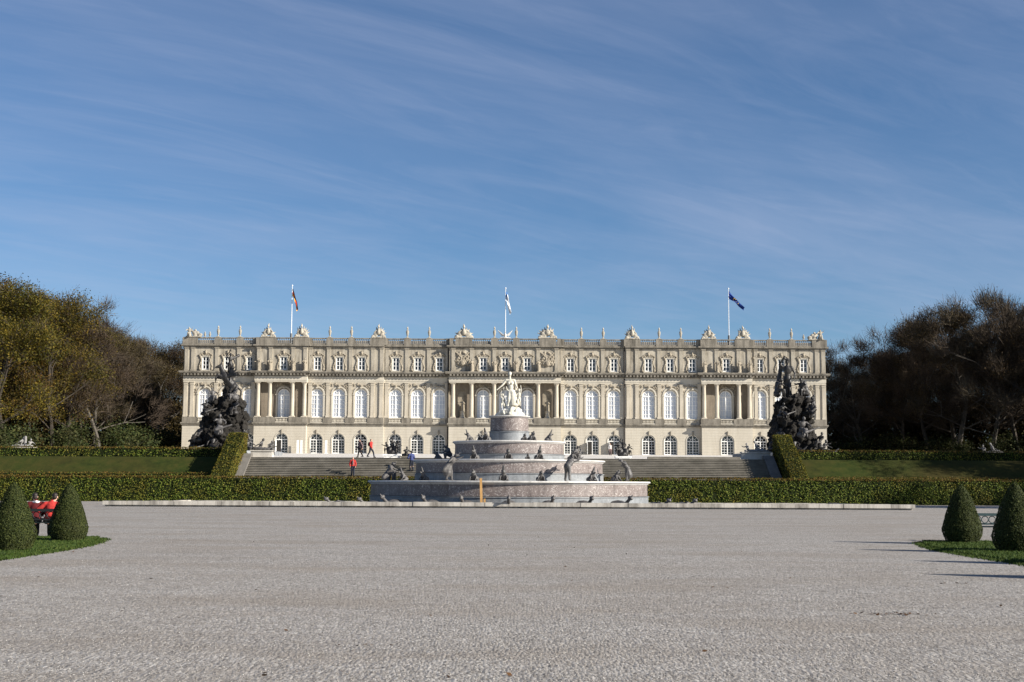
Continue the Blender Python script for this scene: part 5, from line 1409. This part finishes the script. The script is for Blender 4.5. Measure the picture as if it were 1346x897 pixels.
# the depth of the two woods: one mass each
def woods(name, spots, kinds, label, mats):
    V = []; F = []; MI = []; nv = 0; wv = MB()
    for i, (x, y, H) in enumerate(spots):
        k = kinds[i % len(kinds)]; v, f, mi = TP[k]['arr']
        keep = np.arange(0, len(f), 2); f2 = f[keep]; 
        a = random.random()*6.28; s = H/H0[k[0]]; ca, sa = math.cos(a)*s, math.sin(a)*s
        vv = v[f2].reshape(-1, 3); q = np.stack([vv[:,0]*ca - vv[:,1]*sa + x, vv[:,0]*sa + vv[:,1]*ca + y, vv[:,2]*s + gz(y)], 1)
        V.append(q); F.append(np.arange(len(q)).reshape(-1, 4) + nv); MI.extend(mi[keep]); nv += len(q)
        uc = np.stack([RNG.normal(x, 3.4, 1500), RNG.normal(y, 2.5, 1500), gz(y) + RNG.random(1500)**1.2*11], 1)
        uv, uf = leaf_arrays(uc, np.tile([0, 0, .5], (1500, 1)), .66, .7, tilt=.9)
        V.append(uv); F.append(uf + nv); MI.extend([0]*1500); nv += len(uv)
        wv.tube((x, y, gz(y) - .2), .32, (x + random.gauss(0,.4), y, gz(y) + H*.55), .2, 6)
    o = link(name, np_mesh(name, np.concatenate(V), np.concatenate(F), MI), mats)
    tag(o, label, 'woods', kind='stuff'); wv.build('trunks', BARK, o)
spl = [(random.uniform(-78, -73) - 8*r_, 168 + 11*i + random.gauss(0, 2), random.uniform(17, 20)) for r_ in range(3) for i in range(10)] + [(-63 - 4.2*(i % 4) - random.random()*2, 256 + 5.5*i, random.uniform(21.5, 23.5)) for i in range(11)]
woods('woods', spl, [('gold',0), ('brown',0), ('brown',1)], 'dense brown and gold wood behind the left row of trees', [LEAF_BROWN, TWIG])
spr = [(62 + 4.5*i + random.gauss(0,1.5) + 5*r_, 272 - 3.6*i + 9*r_, random.uniform(18, 21) + i*.55) for r_ in range(3) for i in range(11)]
woods('woods', spr, [('brown',0), ('brown',1), ('bare',0)], 'dense dark wood behind the right row of trees', [LEAF_BROWN, TWIG])
# undergrowth shrubs along the wood edges
def shrub_mesh(seed):
    rng = np.random.default_rng(seed); k = 9
    cc = np.stack([rng.normal(0, .9, k), rng.normal(0, .7, k), rng.uniform(.5, 2.2, k)], 1)
    C = cc[rng.integers(0, k, 1700)] + rng.normal(0, .5, (1700, 3)); C = C[C[:, 2] > .02]
    v, f = leaf_arrays(C, np.tile([0, 0, .5], (len(C), 1)), .21, .7, rng, .9)
    m = MB()
    for c in cc: m.tube((0,0,-.1), .05, tuple(c), .015, 5, caps=False)
    return np_mesh('foliage', v, f), m.mesh('stems')
SH = [shrub_mesh(k) for k in (1, 2, 3)]
for f, s_ in SH: f.materials.append(LEAF_SHRUB); s_.materials.append(BARK)
SHP = [(-57.5 - (i % 3)*1.7, 152 + 8.2*i, random.uniform(.9, 1.6)) for i in range(12)] + [(57.5 + 3.1*i, 250 - 2.9*i, random.uniform(.9, 1.5)) for i in range(9)]
for i, (x, y, sc) in enumerate(SHP):
    lf = i < 12; n_ = i if lf else i - 12
    lab = ('undergrowth shrub under the left wood, number %d from the left' % (n_+1)) if lf else ('undergrowth shrub under the right wood, number %d from the palace' % (n_+1))
    t = empty('shrub', (x, y, gz(y)), i*1.3, lab, 'shrub', 'undergrowth shrubs along the woods'); t.scale = (sc*1.2, sc*1.2, sc)
    f, s_ = SH[i % 3]; link('foliage', f, None, t); link('stems', s_, None, t)

# ------------------------------------------------------------------ light and sky
SUN_EL, SUN_BACK = R(24), R(23)            # sun low, from the right and a little behind the camera
to_sun = Vector((math.cos(SUN_BACK)*math.cos(SUN_EL), -math.sin(SUN_BACK)*math.cos(SUN_EL), math.sin(SUN_EL)))
sl_ = bpy.data.lights.new('sun', 'SUN'); sl_.energy = 5.0; sl_.angle = R(.5); sl_.color = (1.0, .93, .82)
so_ = bpy.data.objects.new('sun', sl_); col.objects.link(so_)
so_.rotation_euler = to_sun.to_track_quat('Z', 'Y').to_euler(); so_.location = (60, -40, 60)
w = bpy.data.worlds.new('World'); scene.world = w; w.use_nodes = True
nt = w.node_tree; bg = nt.nodes['Background']
sky = nt.nodes.new('ShaderNodeTexSky'); sky.sky_type = 'NISHITA'; sky.sun_disc = False
sky.sun_elevation = SUN_EL; sky.sun_rotation = R(90) + SUN_BACK; sky.air_density = 1.0; sky.dust_density = 0; sky.ozone_density = 6.0; sky.altitude = 500
tc = nt.nodes.new('ShaderNodeTexCoord'); sp = nt.nodes.new('ShaderNodeSeparateXYZ'); nt.links.new(tc.outputs['Generated'], sp.inputs[0])
dz = math_n(nt, 'ADD', math_n(nt, 'MAXIMUM', sp.outputs[2], 0), .10)
cb = nt.nodes.new('ShaderNodeCombineXYZ')
nt.links.new(math_n(nt, 'DIVIDE', sp.outputs[0], dz), cb.inputs[0]); nt.links.new(math_n(nt, 'DIVIDE', sp.outputs[1], dz), cb.inputs[1])
def cloud(scale, rot, sc3, lo, hi, amt, det=7, dist=.6):
    m0 = nt.nodes.new('ShaderNodeMapping'); m0.inputs['Rotation'].default_value = (0, 0, -rot)
    nt.links.new(cb.outputs[0], m0.inputs[0])
    mp = nt.nodes.new('ShaderNodeMapping'); mp.inputs['Scale'].default_value = sc3
    nt.links.new(m0.outputs[0], mp.inputs[0])
    f = noise_tex(nt, mp.outputs[0], scale, det, .62, dist)
    return math_n(nt, 'MULTIPLY', ramp(nt, f, [(lo, (0,0,0)), (hi, (1,1,1))]), amt)
cl1 = cloud(.9, R(27), (.55, 1.35, 1), .42, .80, .21, 8, 1.2)
cl2 = cloud(3.2, R(40), (.45, 1.7, 1), .46, .84, .15, 8, 1.4)
cl3 = cloud(.5, R(60), (.7, 1.2, 1), .38, .72, .20, 6, .8)
cs = math_n(nt, 'ADD', math_n(nt, 'ADD', cl1, cl2), cl3)
cs = math_n(nt, 'MINIMUM', cs, .8)
skyc = mixc(nt, cs, sky.outputs[0], (4.8, 5.3, 7.0))
nt.links.new(skyc, bg.inputs[0]); bg.inputs[1].default_value = .053
scene.view_settings.view_transform = 'Standard'; scene.view_settings.look = 'None'
scene.view_settings.exposure = 1.0; scene.view_settings.gamma = 1.0; scene.view_settings.use_curve_mapping = False
scene.cycles.use_denoising = True
scene.cycles.max_bounces = 6

bpy.data.scenes.remove(shop)
